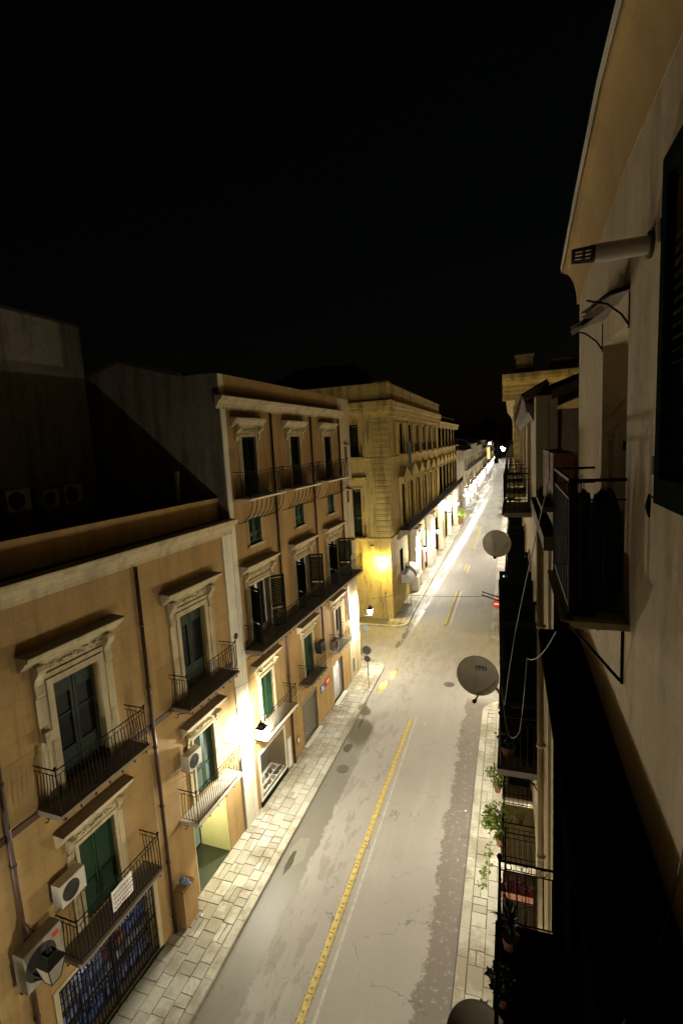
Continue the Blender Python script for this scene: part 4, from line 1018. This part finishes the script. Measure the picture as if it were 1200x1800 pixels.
# ------------------------------------------------------------------ B4... far left row and far right row
m_farw = [plaster('far_render_%d' % k, c, amt=.7, streak=.6) for k, c in enumerate([(.42, .36, .26), (.34, .27, .18), (.45, .34, .2), (.30, .25, .2)])]
fw_master = None
def far_house(name, x, sgn, y0, y1, h, mat, label, lit=True, near_face=True):
    T_ = LEFT if sgn > 0 else RIGHT
    root = empty(name, (x, 0, 0)); tag(root, label, 'building')
    m = MB(T_); m.box(-9, 0, y0, y1, 0, h); m.build('wall', mat, root)
    cornice(T_, y0-.2, y1, h-.45, h, .5, root, mat); m = MB(T_); m.add([(-9.2, y0, h+.02), (.3, y0, h+.02), (.3, y1, h+.02), (-9.2, y1, h+.02), (-4.5, y0+1, h+1.6), (-4.5, y1-1, h+1.6)], [(0, 1, 4), (1, 2, 5, 4), (2, 3, 5), (3, 0, 4, 5)]); m.build('roof', m_tile, root)
    n = max(2, int((y1-y0)/4.2)); st = (y1-y0)/n; fl = [z for z in (5.2, 9.2, 12.6) if z+2.8 < h]
    for z in fl:
        for k in range(n):
            u = y0+st*(k+.5); w_ = MB(T_); w_.box(.0, .1, u-.8, u+.8, z, z+2.6); o = w_.build('window', m_cream, root)
            s = MB(T_); s.box(.1, .13, u-.55, u+.55, z+.02, z+2.4); s.build('shutter', m_green3, o)
            balcony(T_, u-1.1, u+1.1, z, root, .8, .15, m_slab, scroll=0, belly=0, h=1.0, pitch=.2, brackets=False, bar=.014, finial=False)
    if lit:
        for k in range(n):
            u = y0+st*(k+.5); s = MB(T_); s.box(.0, .06, u-1.3, u+1.3, .3, 3.4); o = s.build('shop_window', m_shop if (k+int(y0)) % 3 else m_roller, root)
            s = MB(T_); s.prism([(.02, 4.1), (1.1, 3.5), (1.1, 3.42), (.02, 4.0)], u-1.5, u+1.5); s.build('shop_awning', m_tarpd if k % 2 else m_tarp, root)
    return root
hl = ['pale house with a narrow lit end wall, just past the palazzo', 'dim house, second past the palazzo on the left', 'dim house, third past the palazzo on the left', 'fourth far house past the palazzo on the left', 'fifth far house past the palazzo on the left', 'sixth far house past the palazzo on the left', 'seventh far house past the palazzo on the left', 'eighth far house past the palazzo on the left']
ys = [(117, 140, 13.8), (140.5, 165, 15), (165.5, 192, 14.2), (192.5, 222, 15.5), (230, 262, 13.5), (262.5, 300, 14.5), (300.5, 345, 13), (345.5, 400, 14)]
for i, (a, b, h) in enumerate(ys): far_house('far_house', -10.3, 1, a, b, h, m_farw[i % 4], hl[i])
hr = ['far right house beyond the tall corniced block', 'second far right house beyond the tall corniced block', 'third far right house beyond the tall corniced block', 'last far right house near the street end']
for i, (a, b, h) in enumerate(((101, 150, 15), (150.5, 210, 13.5), (210.5, 290, 14.5), (290.5, 400, 13))): far_house('far_house', .3, -1, a, b, h, m_farw[(i+1) % 4], hr[i])
# dome in the distance
D = tag(empty('distant_dome', (-14.5, 330, 0)), 'dark church dome rising over the far end of the street', 'dome'); m = MB(); m.lathe([(7, 0), (7, 17), (7.6, 17.2), (7.6, 18), (6.8, 18), (6.4, 21), (5.2, 24), (3.2, 26.2), (1.2, 27.2)], 24); m.build('drum', m_blackr, D)
m = MB(); m.lathe([(1.2, 27), (1.2, 29), (.6, 30), (0, 31.5)], 12); m.build('lantern_top', m_blackr, D)
def farlamp(x, y, z, mat, label, r=.35, h=0, g=None):
    root = empty('far_lamp', (x, y, 0)); tag(root, label, 'lamp', g); m = MB(); m.lathe([(0, z-r), (r*.7, z-r*.7), (r, z), (r*.7, z+r*.7), (0, z+r)], 10); m.build('globe', mat, root)
    m = MB(); m.tube([(0, 0, 0), (0, 0, z-r)], .08, 6); m.build('pole', m_iron, root)
farlamp(-20.0, 150, 20.8, m_white_l, 'bright white lamp above the far left rooftops', .4)
farlamp(-8.9, 232, 13.8, m_white_l, 'pale lamp over the amber lit far facade', .45)
for k, (x, y, z) in enumerate(((-4.6, 330, 8.2), (-3.2, 335, 8.9), (-5.6, 338, 9.4))): farlamp(x, y, z, m_white_l, 'one of the clustered glaring lamps where the street ends', .8, g='glaring lamps at the street end')
m = MB(); m.box(-.5, .5, -1.2, 1.2, 0, 5); root = empty('amber_facade_glow', (-9.4, 231, 7)); tag(root, 'glowing amber block standing in for lamplight on a far left facade', 'painted glow')
m.build('glow_block', emit('amber_glow', (1, .5, .05), 2.2, vary=.6, ns=1), root)  # emissive block stands in for amber lamplight on the far facade

# ------------------------------------------------------------------ street posts and signs
def post(x, y, h, label, discs, back=True):
    root = empty('sign_post', (x, y, .13)); tag(root, label, 'sign post'); m = MB(); m.tube([(0, 0, 0), (0, 0, h)], .03, 8); m.lathe([(.09, 0), (.08, .02), (.03, .04)], 10); m.build('pole', m_steel, root)
    for (z, r, mt) in discs:
        m = MB(); m.lathe([(0, 0), (r, 0), (r, .02), (0, .02)], 20, Lm(0, -.045, z, 0, pi/2)); m.build('sign_disc', mt, root)
post(-9.22, 30.3, 3.0, 'post with two dark round signs on the near left corner', [(2.72, .3, m_signgrey), (2.1, .22, m_signgrey)])
post(-9.3, 46.1, 2.4, 'thin bare post on the pavement below the barrel awnings', [])
post(-10.95, 42.6, 2.9, 'thin post with a small tag in front of the palazzo side wall', [(2.8, .09, m_terra)])
post(-10.45, 34.3, 3.0, 'post with a round grey sign behind the tall tan house corner', [(2.6, .28, m_signgrey)])
root = empty('no_entry_sign', (-1.18, 42.6, .13)); tag(root, 'red and white no-entry sign on the right corner', 'road sign')
m = MB(); m.tube([(0, 0, 0), (0, 0, 2.7)], .03, 8); m.build('pole', m_steel, root)
m = MB(); m.lathe([(0, 0), (.42, 0), (.42, .02), (0, .02)], 24, Lm(0, -.04, 2.3, 0, pi/2)); m.build('sign_disc', m_red, root)
m = MB(); m.box(-.3, .3, -.075, -.062, 2.22, 2.38); m.build('sign_bar', m_signw, root)

# ------------------------------------------------------------------ plants
def foliage(m, cx, cy, cz, rx, ry, rz, n, s, rnd):
    for _ in range(n):
        a = rnd.uniform(0, 2*pi); b = rnd.uniform(-1, 1); q = rnd.random()**.45
        x = cx+rx*q*cos(a)*math.sqrt(1-b*b); y = cy+ry*q*sin(a)*math.sqrt(1-b*b); z = cz+rz*q*b
        L = Lm(x, y, z, rnd.uniform(0, 6.3), rnd.uniform(-1, 1), rnd.uniform(-1, 1)); l = s*rnd.uniform(.6, 1.4)
        m.add([(0, 0, 0), (l*.35, l*.5, l*.08), (0, l, 0), (-l*.35, l*.5, l*.08)], [(0, 1, 2, 3)], L)
def potplant(x, y, z, label, seed, r=.3, n=200, leafm=None, trail=0, pot=.14, s=.07, hh=None, group=None):
    rnd = random.Random(seed); root = empty('potted_plant', (x, y, z)); tag(root, label, 'potted plant', group)
    m = MB(); m.lathe([(0, 0), (pot*.7, 0), (pot, pot*1.5), (pot*1.1, pot*1.5), (pot*1.1, pot*1.75), (pot*.9, pot*1.75), (pot*.85, pot*1.5), (0, pot*1.5)], 14); m.build('pot', m_terra, root)
    h = hh or r
    m = MB()
    for k in range(6): t = k*1.05; m.tube([(0, 0, pot*1.5), (.4*r*cos(t), .4*r*sin(t), pot*1.5+h*.6), (.8*r*cos(t), .8*r*sin(t), pot*1.5+h*1.2)], .008, 4)
    m.build('stem', m_stem, root)
    m = MB(); foliage(m, 0, 0, pot*1.6+h, r, r, h, n, s, rnd)
    for k in range(5):
        a = rnd.uniform(0, 6.3); foliage(m, r*cos(a)*.8, r*sin(a)*.8, pot*1.6+h*rnd.uniform(.5, 1.7), r*.45, r*.45, h*.4, n//6, s, rnd)
    for k in range(trail): foliage(m, -.25-.05*k, -.1, -.05-.28*k, .12, .12, .16, 26, s, rnd)
    m.build('foliage', leafm or m_leaf, root)
potplant(-9.5, 100, .13, 'big leafy planter on the far left pavement', 31, 1.0, 260, pot=.5, s=.25); potplant(-9.4, 97, .13, 'second leafy planter on the far left pavement', 32, .9, 240, pot=.45, s=.25)

# ------------------------------------------------------------------ right side: R0 near house
R0 = tag(empty('near_house'), 'weathered near house on the right with ochre cove under its eaves', 'building'); T = RIGHT
R0.location = (.785, 0, 0)
ov = .785-.62     # lower body stands proud of the upper wall
wall(T, -3, 6.75, 13.9, 18.1, [(1.55, 3.02, 15.0+1.1, 17.8, .15), (4.06, 5.1, 15.08, 17.25, .28)], m_oldwall, R0)
wall(T, -3, 6.7, 0, 13.7, [(4.6, 5.7, 9.56, 12.1, .25), (.8, 1.9, 9.56, 12.1, .25)], m_blackr, R0, o=ov, name='lower_wall')  # the wall's deep shade is put into its near-black colour
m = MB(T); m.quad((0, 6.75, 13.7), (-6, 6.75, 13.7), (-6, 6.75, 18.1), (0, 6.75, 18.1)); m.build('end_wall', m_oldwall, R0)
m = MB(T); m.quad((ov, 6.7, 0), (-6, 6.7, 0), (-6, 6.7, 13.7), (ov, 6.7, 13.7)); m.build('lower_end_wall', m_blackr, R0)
m = MB(T); m.quad((0, -3, 0), (-6, -3, 0), (-6, -3, 18.1), (0, -3, 18.1)); m.build('rear_end_wall', m_oldwall, R0)
m = MB(T); m.add([(0, -3, 18.1), (0, 6.75, 18.1), (0, 5.7, 18.25), (0, 4.3, 18.4), (0, -3, 18.4)], [(0, 1, 2, 3, 4)]); m.build('upper_wall', m_oldwall, R0)
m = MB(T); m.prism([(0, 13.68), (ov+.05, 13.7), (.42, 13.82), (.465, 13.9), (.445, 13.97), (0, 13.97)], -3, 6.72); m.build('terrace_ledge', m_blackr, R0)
m = MB(T); secs = []
for (yy, zj, zl) in ((-3, 18.34, 18.88), (4.3, 18.34, 18.88), (5.7, 18.2, 18.68), (7.0, 18.06, 18.44)):
    pr = [(-.3, yy, zj)]+[(.005+.15*(1-cos(pi/2*k/9)), yy, zj+(zl-zj)*sin(pi/2*k/9)) for k in range(10)]+[(.165, yy, zl+.07), (-.3, yy, zl+.08)]
    secs.append(pr)
n = len(secs[0]); m.add([p for q in secs for p in q], [(i*n+k, i*n+(k+1) % n, (i+1)*n+(k+1) % n, (i+1)*n+k) for i in range(3) for k in range(n)]+[tuple(range(n)), tuple(range(3*n, 4*n))])
m.build('eaves_cove', m_cove, R0)
m = MB(T); gs = []
for (yy, zl) in ((-3, 18.88), (4.3, 18.88), (5.7, 18.68), (7.02, 18.44)): gs += [(.14, yy, zl+.072), (.175, yy, zl+.01), (.19, yy, zl+.08), (.14, yy, zl+.11)]
m.add(gs, [(i*4+k, i*4+(k+1) % 4, (i+1)*4+(k+1) % 4, (i+1)*4+k) for i in range(3) for k in range(4)]+[(0, 1, 2, 3), (12, 13, 14, 15)]); m.build('gutter_edge', m_white, R0)
# louvred shutters of the near window, open against the wall
for (a, z0_) in ((3.07, 16.1),):
    m = MB(T); leaf(m, .72, 1.72, Lm(.035, 3.07-.0, z0_, 0) @ Matrix.Diagonal((1, -1, 1, 1)), .058, midrail=False); sh = m.build('shutter', m_green3, R0)
    m = MB(T); leaf(m, .72, 1.72, Lm(.035, 2.34, z0_, 0) @ Matrix.Diagonal((1, -1, 1, 1)), .058, midrail=False); m.build('shutter', m_green3, R0)
    m = MB(T)
    for z in (16.3, 17.5): m.box(0, .06, 3.07, 3.12, z-.05, z+.05)
    m.build('hinge', m_rust, sh)
m = MB(T); m.tube([(.0, 2.95, 15.94+.18), (.04, 3.1, 16.12), (.045, 3.2, 16.12)], .006, 5); m.tube([(.045, 3.2, 16.13), (.05, 3.21, 16.06), (.045, 3.2, 16.0)], [.008, .016, .006], 6); m.build('shutter_catch', m_iron, R0)
# balcony door leaves in the recess
m = MB(T); m.box(-.26, -.2, 4.08, 5.08, 15.1, 16.4); o = m.build('balcony_door', m_dark_r, R0)
m = MB(T); m.box(-.2, -.17, 4.08, 5.08, 16.32, 16.4); m.box(-.2, -.17, 4.5, 4.56, 15.2, 16.3); m.build('door_rail', m_green3, o)
balcony(T, 3.87, 5.25, 15.13, R0, .42, .05, m_cream, h=1.03, belly=0, scroll=0, brackets=False, finial=False, pitch=.135, bar=.007)
m = MB(T)
for u in (4.0, 5.1):
    m.tube([(.0, u, 14.62), (.0+.02, u, 14.62), (.36, u, 15.03)], .013, 5); m.tube([(.01, u, 14.6), (.01, u, 15.05)], .012, 5)
m.build('balcony_bracket', m_iron, R0)
# broken canopy over the balcony door
m = MB(T); n = 8; rr = random.Random(4); top = []
vs = []
for i in range(n+1):
    u = 4.05+1.1*i/n; wv = .26+.04*rr.uniform(-1, 1)-(.07 if 3 <= i <= 4 else 0)
    vs += [(0, u, 17.5+rr.uniform(-.01, .01)), (wv*.5, u, 17.47+rr.uniform(-.01, .01)), (wv, u, 17.40+rr.uniform(-.012, .012))]
fs = [(i*3+k, i*3+k+1, (i+1)*3+k+1, (i+1)*3+k) for i in range(n) for k in range(2)]
m.add(vs, fs); m.add([(a, b, c-.035) for a, b, c in vs], fs); cn_ = m.build('door_canopy', m_slab, R0)
m = MB(T)
for u in (4.05, 5.12): m.tube([(.0, u, 17.22), (.05, u, 17.3), (.14, u, 17.38), (.27, u, 17.42)], .008, 5); m.tube([(.0, u, 17.45), (0, u, 17.2)], .008, 5)
m.build('canopy_bracket', m_iron, cn_)
# flue pipe
fl = tag(empty('wall_flue', (.785, 3.5, 17.56)), 'pale horizontal boiler flue sticking out under the eaves', 'flue pipe')
m = MB(T); m.tube([(0, 0, 0), (.30, 0, 0)], .052, 18); m.build('pipe', m_plastic, fl, False); m = MB(T); m.tube([(.0, 0, 0), (.02, 0, 0)], .075, 18); m.build('wall_collar', m_dark_r, fl)
m = MB(T)
for k in range(12): t = 2*pi*k/12; m.tube([(.30, .044*cos(t), .044*sin(t)), (.42, .038*cos(t), .038*sin(t))], .006, 4)
m.tube([(.30, 0, 0), (.32, 0, 0)], .05, 14); m.tube([(.355, 0, 0), (.365, 0, 0)], .046, 14); m.tube([(.41, 0, 0), (.425, 0, 0)], .042, 14); m.build('cowl', m_acgrill, fl)
# washing on the balcony rail
def garment(y, x, z, L_, wd, mat, label, seed):
    root = empty('hanging_garment', (x, y, z)); tag(root, label, 'garment', 'dark clothes drying on the upper balcony'); m = MB(); rnd = random.Random(seed); rows, cols_ = 12, 12
    for side in (0, 1):
        vs = []
        for i in range(rows+1):
            t = i/rows; w_ = wd*(.55+.45*min(1, t*5))*(1+.12*t)
            for j in range(cols_+1):
                s_ = j/cols_-.5; vs.append(((.03+.02*t)*(1 if side else -1)*(1-abs(s_)*1.2)+.012*sin(j*1.7+t*2+seed)*t*2, s_*w_*1.0, -.06-t*L_-.05*abs(s_)*(1-t)+.01*sin(j+seed)))
        m.add(vs, [(i*(cols_+1)+j, i*(cols_+1)+j+1, (i+1)*(cols_+1)+j+1, (i+1)*(cols_+1)+j) for i in range(rows) for j in range(cols_)])
    m.build('cloth', mat, root, True)
    m = MB(); m.tube([(0, 0, .04), (0, .02, .05), (0, .02, .02), (0, 0, -.01), (0, 0, -.05)], .004, 5); m.tube([(0, 0, -.05), (0, wd*.3, -.09), (0, -wd*.3, -.09), (0, 0, -.05)], .005, 5); m.build('hanger', m_cable, root)
    root.rotation_euler = (0, 0, R(90+rnd.uniform(-12, 12)))
garment(3.92, .62, 16.14, .85, .2, m_cloth, 'long black garment drying nearest the wall on the upper balcony', 1)
garment(3.98, .50, 16.14, .95, .14, m_cloth2, 'charcoal garment drying beside the rail corner on the upper balcony', 2)
garment(4.3, .70, 16.12, .8, .2, m_cloth, 'dark garment drying inside the upper balcony, against the door', 5)
# lower big balcony with plants on R0
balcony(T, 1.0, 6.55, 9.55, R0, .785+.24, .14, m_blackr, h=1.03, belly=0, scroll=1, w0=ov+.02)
def yucca(x, y, z, label, seed):
    rnd = random.Random(seed); root = empty('yucca', (x, y, z)); tag(root, label, 'plant'); m = MB(); m.lathe([(0, 0), (.15, 0), (.2, .3), (.17, .3), (0, .28)], 14); m.build('pot', m_terra, root)
    m = MB()
    for k in range(46):
        a = rnd.uniform(0, 6.3); e = rnd.uniform(.1, 1.4); l = rnd.uniform(.35, .6); L = Lm(0, 0, .35+rnd.uniform(0, .5), a, 0, -e*.0)
        d = Vector((cos(e), 0, sin(e))); pts = []
        for s_ in (-1, 1): pts
        m.add([(0, -.02, 0), (0, .02, 0), (d.x*l*.5, .024, d.z*l*.5), (d.x*l*.5, -.024, d.z*l*.5), (d.x*l, 0, d.z*l*.85-.05)], [(0, 1, 2, 3), (3, 2, 4)], L)
    m.build('leaves', m_leafd, root); m = MB(); m.tube([(0, 0, .25), (0, 0, .9)], .04, 7); m.build('trunk', m_stem, root)
yucca(-.06, 6.2, 9.6, 'spiky dark yucca poking through the lower right balcony rail', 3)
[o for o in C.objects if o.name.startswith('yucca') and o.type == 'EMPTY'][0].scale = (.6, .6, .6)
potplant(-.14, 5.5, 9.55, 'small trailing plant beside the yucca on the lower right balcony', 8, .16, 120, m_leafd, trail=3, pot=.1)

# ------------------------------------------------------------------ R1 low neighbour and R2
R1 = tag(empty('narrow_right_house'), 'narrow right house with broken terrace and open green shutters', 'building'); R1.location = (.51, 0, 0)
nb = [(9.6, 10.8)]
holes = [(9.5, 10.7, 10.25, 13.1, .25), (9.5, 10.7, 6.2, 8.8, .25), (7.4, 8.4, .13, 3, .4), (9.2, 10.6, .13, 3, .4)]
wall(T, 6.78, 11.3, 0, 15.3, holes, m_rwall, R1)
m = MB(T); m.box(-.25, 0, 6.9, 9.0, 15.32, 16.25); m.build('brick_parapet', m_brick, R1)
m = MB(T); m.box(-5, 0, 6.8, 11.3, 15.2, 15.31); m.build('terrace', m_roof, R1)
m = MB(T); m.box(-.15, .14, 6.85, 8.2, 15.5, 15.56); m.box(.0, .12, 6.8, 11.3, 15.0, 15.18); m.build('ledge', m_tile, R1)
downpipe(T, 8.35, .2, 15, R1, .05, .08, m_rwall); downpipe(T, 8.75, .2, 15, R1, .035, .05, m_steel)
m = MB(T); m.box(0, .05, 8.9, 9.2, 0, 15); m.box(0, .04, 7.2, 7.5, 0, 15); m.build('pilaster', m_cream, R1)
for z in (10.28, 6.6):
    w1 = surround(T, 10.1, z, 1.2, 2.6, R1, m_cream, .18, .06); 
balcony(T, 9.12, 11.1, 10.25, R1, .78, .12, m_slab, h=1.05, belly=0, scroll=1)
balcony(T, 9.3, 11.1, 6.2, R1, .75, .12, m_slab, h=1.05, belly=0, scroll=1)
def openshut(y, z0_, h, house, w_=.72, o=.03):
    m = MB(T); leaf(m, w_, h, Lm(o, y, z0_, R(-90)), .08, thick=.05); return m.build('shutter', m_green3, house)
for yy in (9.5, 10.75): openshut(yy, 10.28, 2.75, R1)
R2 = tag(empty('old_right_house'), 'crumbling right house with tiled eaves and stacked black balconies', 'building'); R2.location = (.5, 0, 0)
cs = [14.9, 19.5, 24, 28.3]
holes = []
for u in cs:
    for z in (6.2, 10.25, 14.5): holes.append((u-.6, u+.6, z, z+2.5 if z > 14 else z+2.85, .25))
    holes.append((u-1, u+1, .13, 3.2, .4))
wall(T, 11.32, 31, 0, 17.3, [h for h in holes if h[3] < 17.2], m_oldwall, R2)
m = MB(T); m.quad((0, 31, 0), (-7, 31, 0), (-7, 31, 17.3), (0, 31, 17.3)); m.build('junction_wall', m_oldwall, R2)
m = MB(T)
m.quad((0, 11.32, 13), (-.42, 11.32, 13), (-.42, 11.32, 17.3), (0, 11.32, 17.3)); m.build('end_wall', m_oldwall, R2); m = MB(T); m.quad((-.42, 11.32, 13), (-7, 11.4, 13), (-7, 11.4, 17.0), (-.42, 11.4, 17.0)); m.build('end_wall', m_oldwall, R2)
m = MB(T); m.prism([(.22, 17.25), (-4.5, 18.9), (-4.5, 19.05), (.24, 17.38)], 12.2, 31); m.prism([(-.3, 17.2), (-4.5, 18.7), (-4.5, 18.85), (-.3, 17.4)], 11.2, 12.2); m.build('roof', m_tile, R2)
m = MB(T)
for k in range(60): u = 12.25+k*.31; m.tube([(.25+.04*sin(k*3.1), u, 17.36), (-.3, u, 17.66)], .07, 6)
m.build('eaves_tiles', m_tile, R2)
m = MB(T); m.prism([(.16, 17.0), (.12, 17.02), (.0, 16.8), (0, 17.2), (.2, 17.24)], 12.2, 31); m.build('eaves', m_dark_r, R2)
for u in cs:
    for z in (6.2, 10.25, 14.5):
        h = 2.5 if z > 14 else 2.85
        w1 = surround(T, u, z, 1.2, h-.15, R2, m_oldwall, .15, .05)
        balcony(T, u-1.1, u+1.1, z-.02, R2, .72 if z > 14 else .8, .12, m_slab, h=1.02, belly=0, scroll=0, pitch=.13, brackets=False, finial=False, bar=.011)
        if 6 < z < 12: 
            for q in (-.62, .62): openshut(u+q, z+.02, h-.1, R2, .6)
openshut(12.3, 10.3, 2.75, R2, .78); openshut(13.1, 10.3, 2.75, R2, .78)
balcony(T, 11.45, 13.3, 10.23, R2, .8, .12, m_slab, h=1.02, belly=0, scroll=0, brackets=False)
potplant(-.1, 9.5, 10.25, 'dark potted plant on the black balcony above the flower boxes', 12, .2, 100, m_leafd)
potplant(-.33, 11.9, 6.8-.6, 'large bright leafy shrub hanging over the right pavement', 21, .38, 420, m_leaf, trail=5, pot=.14, hh=.5, s=.085)
potplant(-.45, 13.9, 6.2, 'bright leafy plant farther along the lit right balcony', 22, .28, 260, m_leaf, pot=.12, hh=.35)
potplant(.15, 12.8, 6.2, 'small leafy pot in the corner of the lit right balcony', 23, .14, 90, m_leaf, pot=.1, s=.05)
fb = tag(empty('flower_box', (.1, 9.6, 7.05)), 'dark red flower box on the rail of the small right balcony', 'flower box')
m = MB(); m.box(-.4, .25, -.1, .1, 0, .16); m.build('box', m_terra, fb); m = MB(); foliage(m, -.05, 0, .26, .36, .14, .14, 260, .05, random.Random(6)); m.build('flowers', m_flower, fb)
# balcony for the plants
balcony(T, 11.5, 13.4, 6.18, R2, .8, .1, m_slabw, h=1.0, belly=0, scroll=0, brackets=False)
m = MB(); m.box(-.22, .18, -.18, .18, 0, .42); m.box(-.2, .16, .14, .18, .42, .85); o = m.build('balcony_chair', m_dark_r); o.location = (.15, 10.2, 10.27); tag(o, 'dark chair on the black balcony of the narrow right house', 'chair')

# dishes
def dish(x, y, z, r, label, rz, tilt, mark=False, ax=.12):
    root = empty('satellite_dish', (x, y, z)); tag(root, label, 'satellite dish', 'satellite dishes on the right balconies')
    L = Lm(0, 0, 0, rz) @ Matrix.Rotation(tilt, 4, 'X') @ Matrix.Rotation(pi/2, 4, 'X')     # opening looks to -y
    n = 8; pr = [(r*k/n, r*.13*(k/n)**2) for k in range(n+1)]; m = MB(); m.lathe(pr, 40, L); m.lathe([(a, b-.012) for a, b in pr], 40, L); m.lathe([(r, r*.13), (r+.008, r*.13-.006), (r, r*.13-.012)], 40, L); m.build('reflector', m_dish, root, True)
    m = MB(); m.tube([L @ Vector((0, -r*.9, .03)), L @ Vector((0, -r*1.02, r*.25)), L @ Vector((0, -r*.85, r*1.05))], .014, 6); m.build('feed_arm', m_steel, root)
    m = MB(); m.tube([L @ Vector((0, -r*.9, r*.95)), L @ Vector((0, -r*.8, r*1.2))], .035, 10); m.build('receiver', m_acgrill, root)
    m = MB(); m.tube([L @ Vector((0, 0, -.02)), L @ Vector((0, 0, -.12)), Vector((.0+ax, .1, -.1)), Vector((ax+.15, .1, -.35))], .022, 7); m.build('mount', m_steel, root)
    if mark:
        m = MB(); q = r*.36; 
        m.add([L @ Vector((sx_*.09+.06, q+sy*.03, r*.13*((q/r)**2)+.012)) for sx_, sy in ((-1, -1), (1, -1), (1, 1), (-1, 1))], [(0, 1, 2, 3)]); m.build('maker_plate', simple('blue_grey_plate', (.12, .2, .3), .5), root)
        m = MB()
        for k in range(3):
            cx_ = .06+(k-1)*.055; m.add([L @ Vector((cx_+a*.018, q+b*.018, r*.13*((q/r)**2)+.016)) for a, b in ((-1, -1), (1, -1), (1, 1), (-1, 1))], [(0, 1, 2, 3)])
        m.build('maker_letters', m_signw, root)
dish(-.565, 8.25, 12.5, .345, 'large grey satellite dish with small maker plate hanging over the road', R(-5), R(-2), True, .2)
dish(-.385, 13.9, 13.62, .37, 'smaller looking satellite dish higher up the right balconies', R(-7), R(-2), False, .1)
dish(-.40, 5.12, 9.40, .40, 'satellite dish cut off by the bottom edge of the view', R(-10), R(-30), False, .15)
# cables across the street and on the right walls
cable([(-11.0, 33.6, 5.2), (-8.7, 37.8, 4.4), (-1.2, 38.5, 4.4), (.4, 38.6, 4.6)], .018, m_cableb, 'black cable sagging across the street at the junction', sag=.12)
cable([(.46, 7.0, 16.9), (.42, 6.2, 16.0), (.05, 8.6, 13.2), (-.15, 9.0, 11.6)], .007, m_cable, 'pale wire running down past the upper right balcony', sag=-.05)
cable([(.40, 5.0, 14.6), (.2, 7.5, 13.2), (.1, 8.2, 11.6), (-.1, 8.6, 11.3), (-.2, 9.1, 11.9)], .007, m_cable, 'looping pale wire below the upper right balcony', sag=.12)
cable([(.775, 2.3, 15.6), (.77, 2.5, 14.6), (.73, 2.6, 13.99), (.40, 2.0, 13.985), (.3, 1.9, 13.2)], .005, m_cable, 'thin wire trailing down the near right wall', sag=.04)
root = empty('wall_arm', (.5, 24.5, 8.2)); root.name = 'leaning_pole'; tag(root, 'dark thin double pole leaning out from the right balconies', 'pole'); m = MB(); m.tube([(0, 0, 0), (-1.9, -.4, .75)], .03, 5); m.tube([(0, .3, .1), (-1.9, -.2, .85)], .025, 5); m.build('pole_pair', m_iron, root)

# ------------------------------------------------------------------ R3 tall corniced block beyond right junction
R3 = tag(empty('corniced_block'), 'tall amber-lit block with heavy cornice beyond the right junction', 'building'); R3.location = (.32, 0, 0)
NT3 = NEAR(41.2, 0)
# near face: u = x offset to the right
wall(NT3, 0, 16, 0, 19.2, [(3.2, 4.6, 14.8, 17.6, .3), (3.2, 4.6, 8, 11.5, .3), (8, 9.4, 14.8, 17.6, .3)], m_yell, R3, name='wall')
m = MB(NT3); zz = .5
while zz < 18.6: m.box(0, .12, -.12, 1.15, zz+.03, zz+.44); zz += .47
m.build('quoins', m_quoinx, R3)
m = MB(NT3); m.box(0, .05, 2.9, 4.9, 17.6, 17.95); m.box(0, .05, 2.9, 3.2, 14.8, 17.6); m.box(0, .05, 4.6, 4.9, 14.8, 17.6); m.build('window', m_yell, R3)
for (T_, a, b) in ((NT3, -.9, 16), (RIGHT @ Matrix.Translation((0, 0, 0)), 41.21, 101)):
    m = MB(T_); m.prism([(0, 19.2), (.06, 19.22), (.06, 19.7), (.14, 19.75), (.16, 20.02), (.34, 20.08), (.36, 20.32), (.5, 20.42), (.72, 20.62), (.74, 20.72), (.86, 20.76), (.9, 21.05), (.9, 21.12), (0, 21.2)], a, b); m.build('cornice', m_yell, R3)
    m = MB(T_); m.box(-1.6, -1.2, a+3.5, b, 21.1, 22.2); m.build('parapet', m_yell, R3)
m = MB(NT3); m.box(-1.4, -.2, .1, 1.3, 21.2, 22.45); m.box(-1.5, -.1, 0, 1.4, 22.45, 22.6); m.build('chimney', m_yell, R3)
wall(RIGHT, 41.2, 101, 0, 19, [(u-.7, u+.7, z, z+2.8, .3) for u in range(45, 100, 5) for z in (5.5, 10, 14.8)], m_yell, R3, name='street_wall')
for u in range(45, 100, 5):
    for z in (5.5, 10, 14.8): balcony(RIGHT, u-1.2, u+1.2, z, R3, .8, .15, m_slab, scroll=0, belly=0, h=1.0, pitch=.2, brackets=False, bar=.013, finial=False)
for u in range(45, 100, 5):
    m = MB(RIGHT); m.box(0, .05, u-1.4, u+1.4, .3, 3.3); m.build('shop_window', m_shop if u > 58 else m_roller, R3)
root = empty('wall_floodlight', (4.0, 41.2, 6.0)); tag(root, 'amber floodlight on the side wall of the corniced right block', 'floodlight')
m = MB(); m.tube([(0, 0, 0), (0, -.8, .1)], .02, 6); m.box(-.15, .15, -1.0, -.75, .0, .12); m.build('arm', m_iron, root)
ld = bpy.data.lights.new('lamp_light', 'POINT'); ld.energy = 1100; ld.color = (1, .62, .12); ld.shadow_soft_size = .15
lo = bpy.data.objects.new('lamp_light', ld); C.objects.link(lo); lo.parent = root; lo.location = (0, -1.3, -.3)
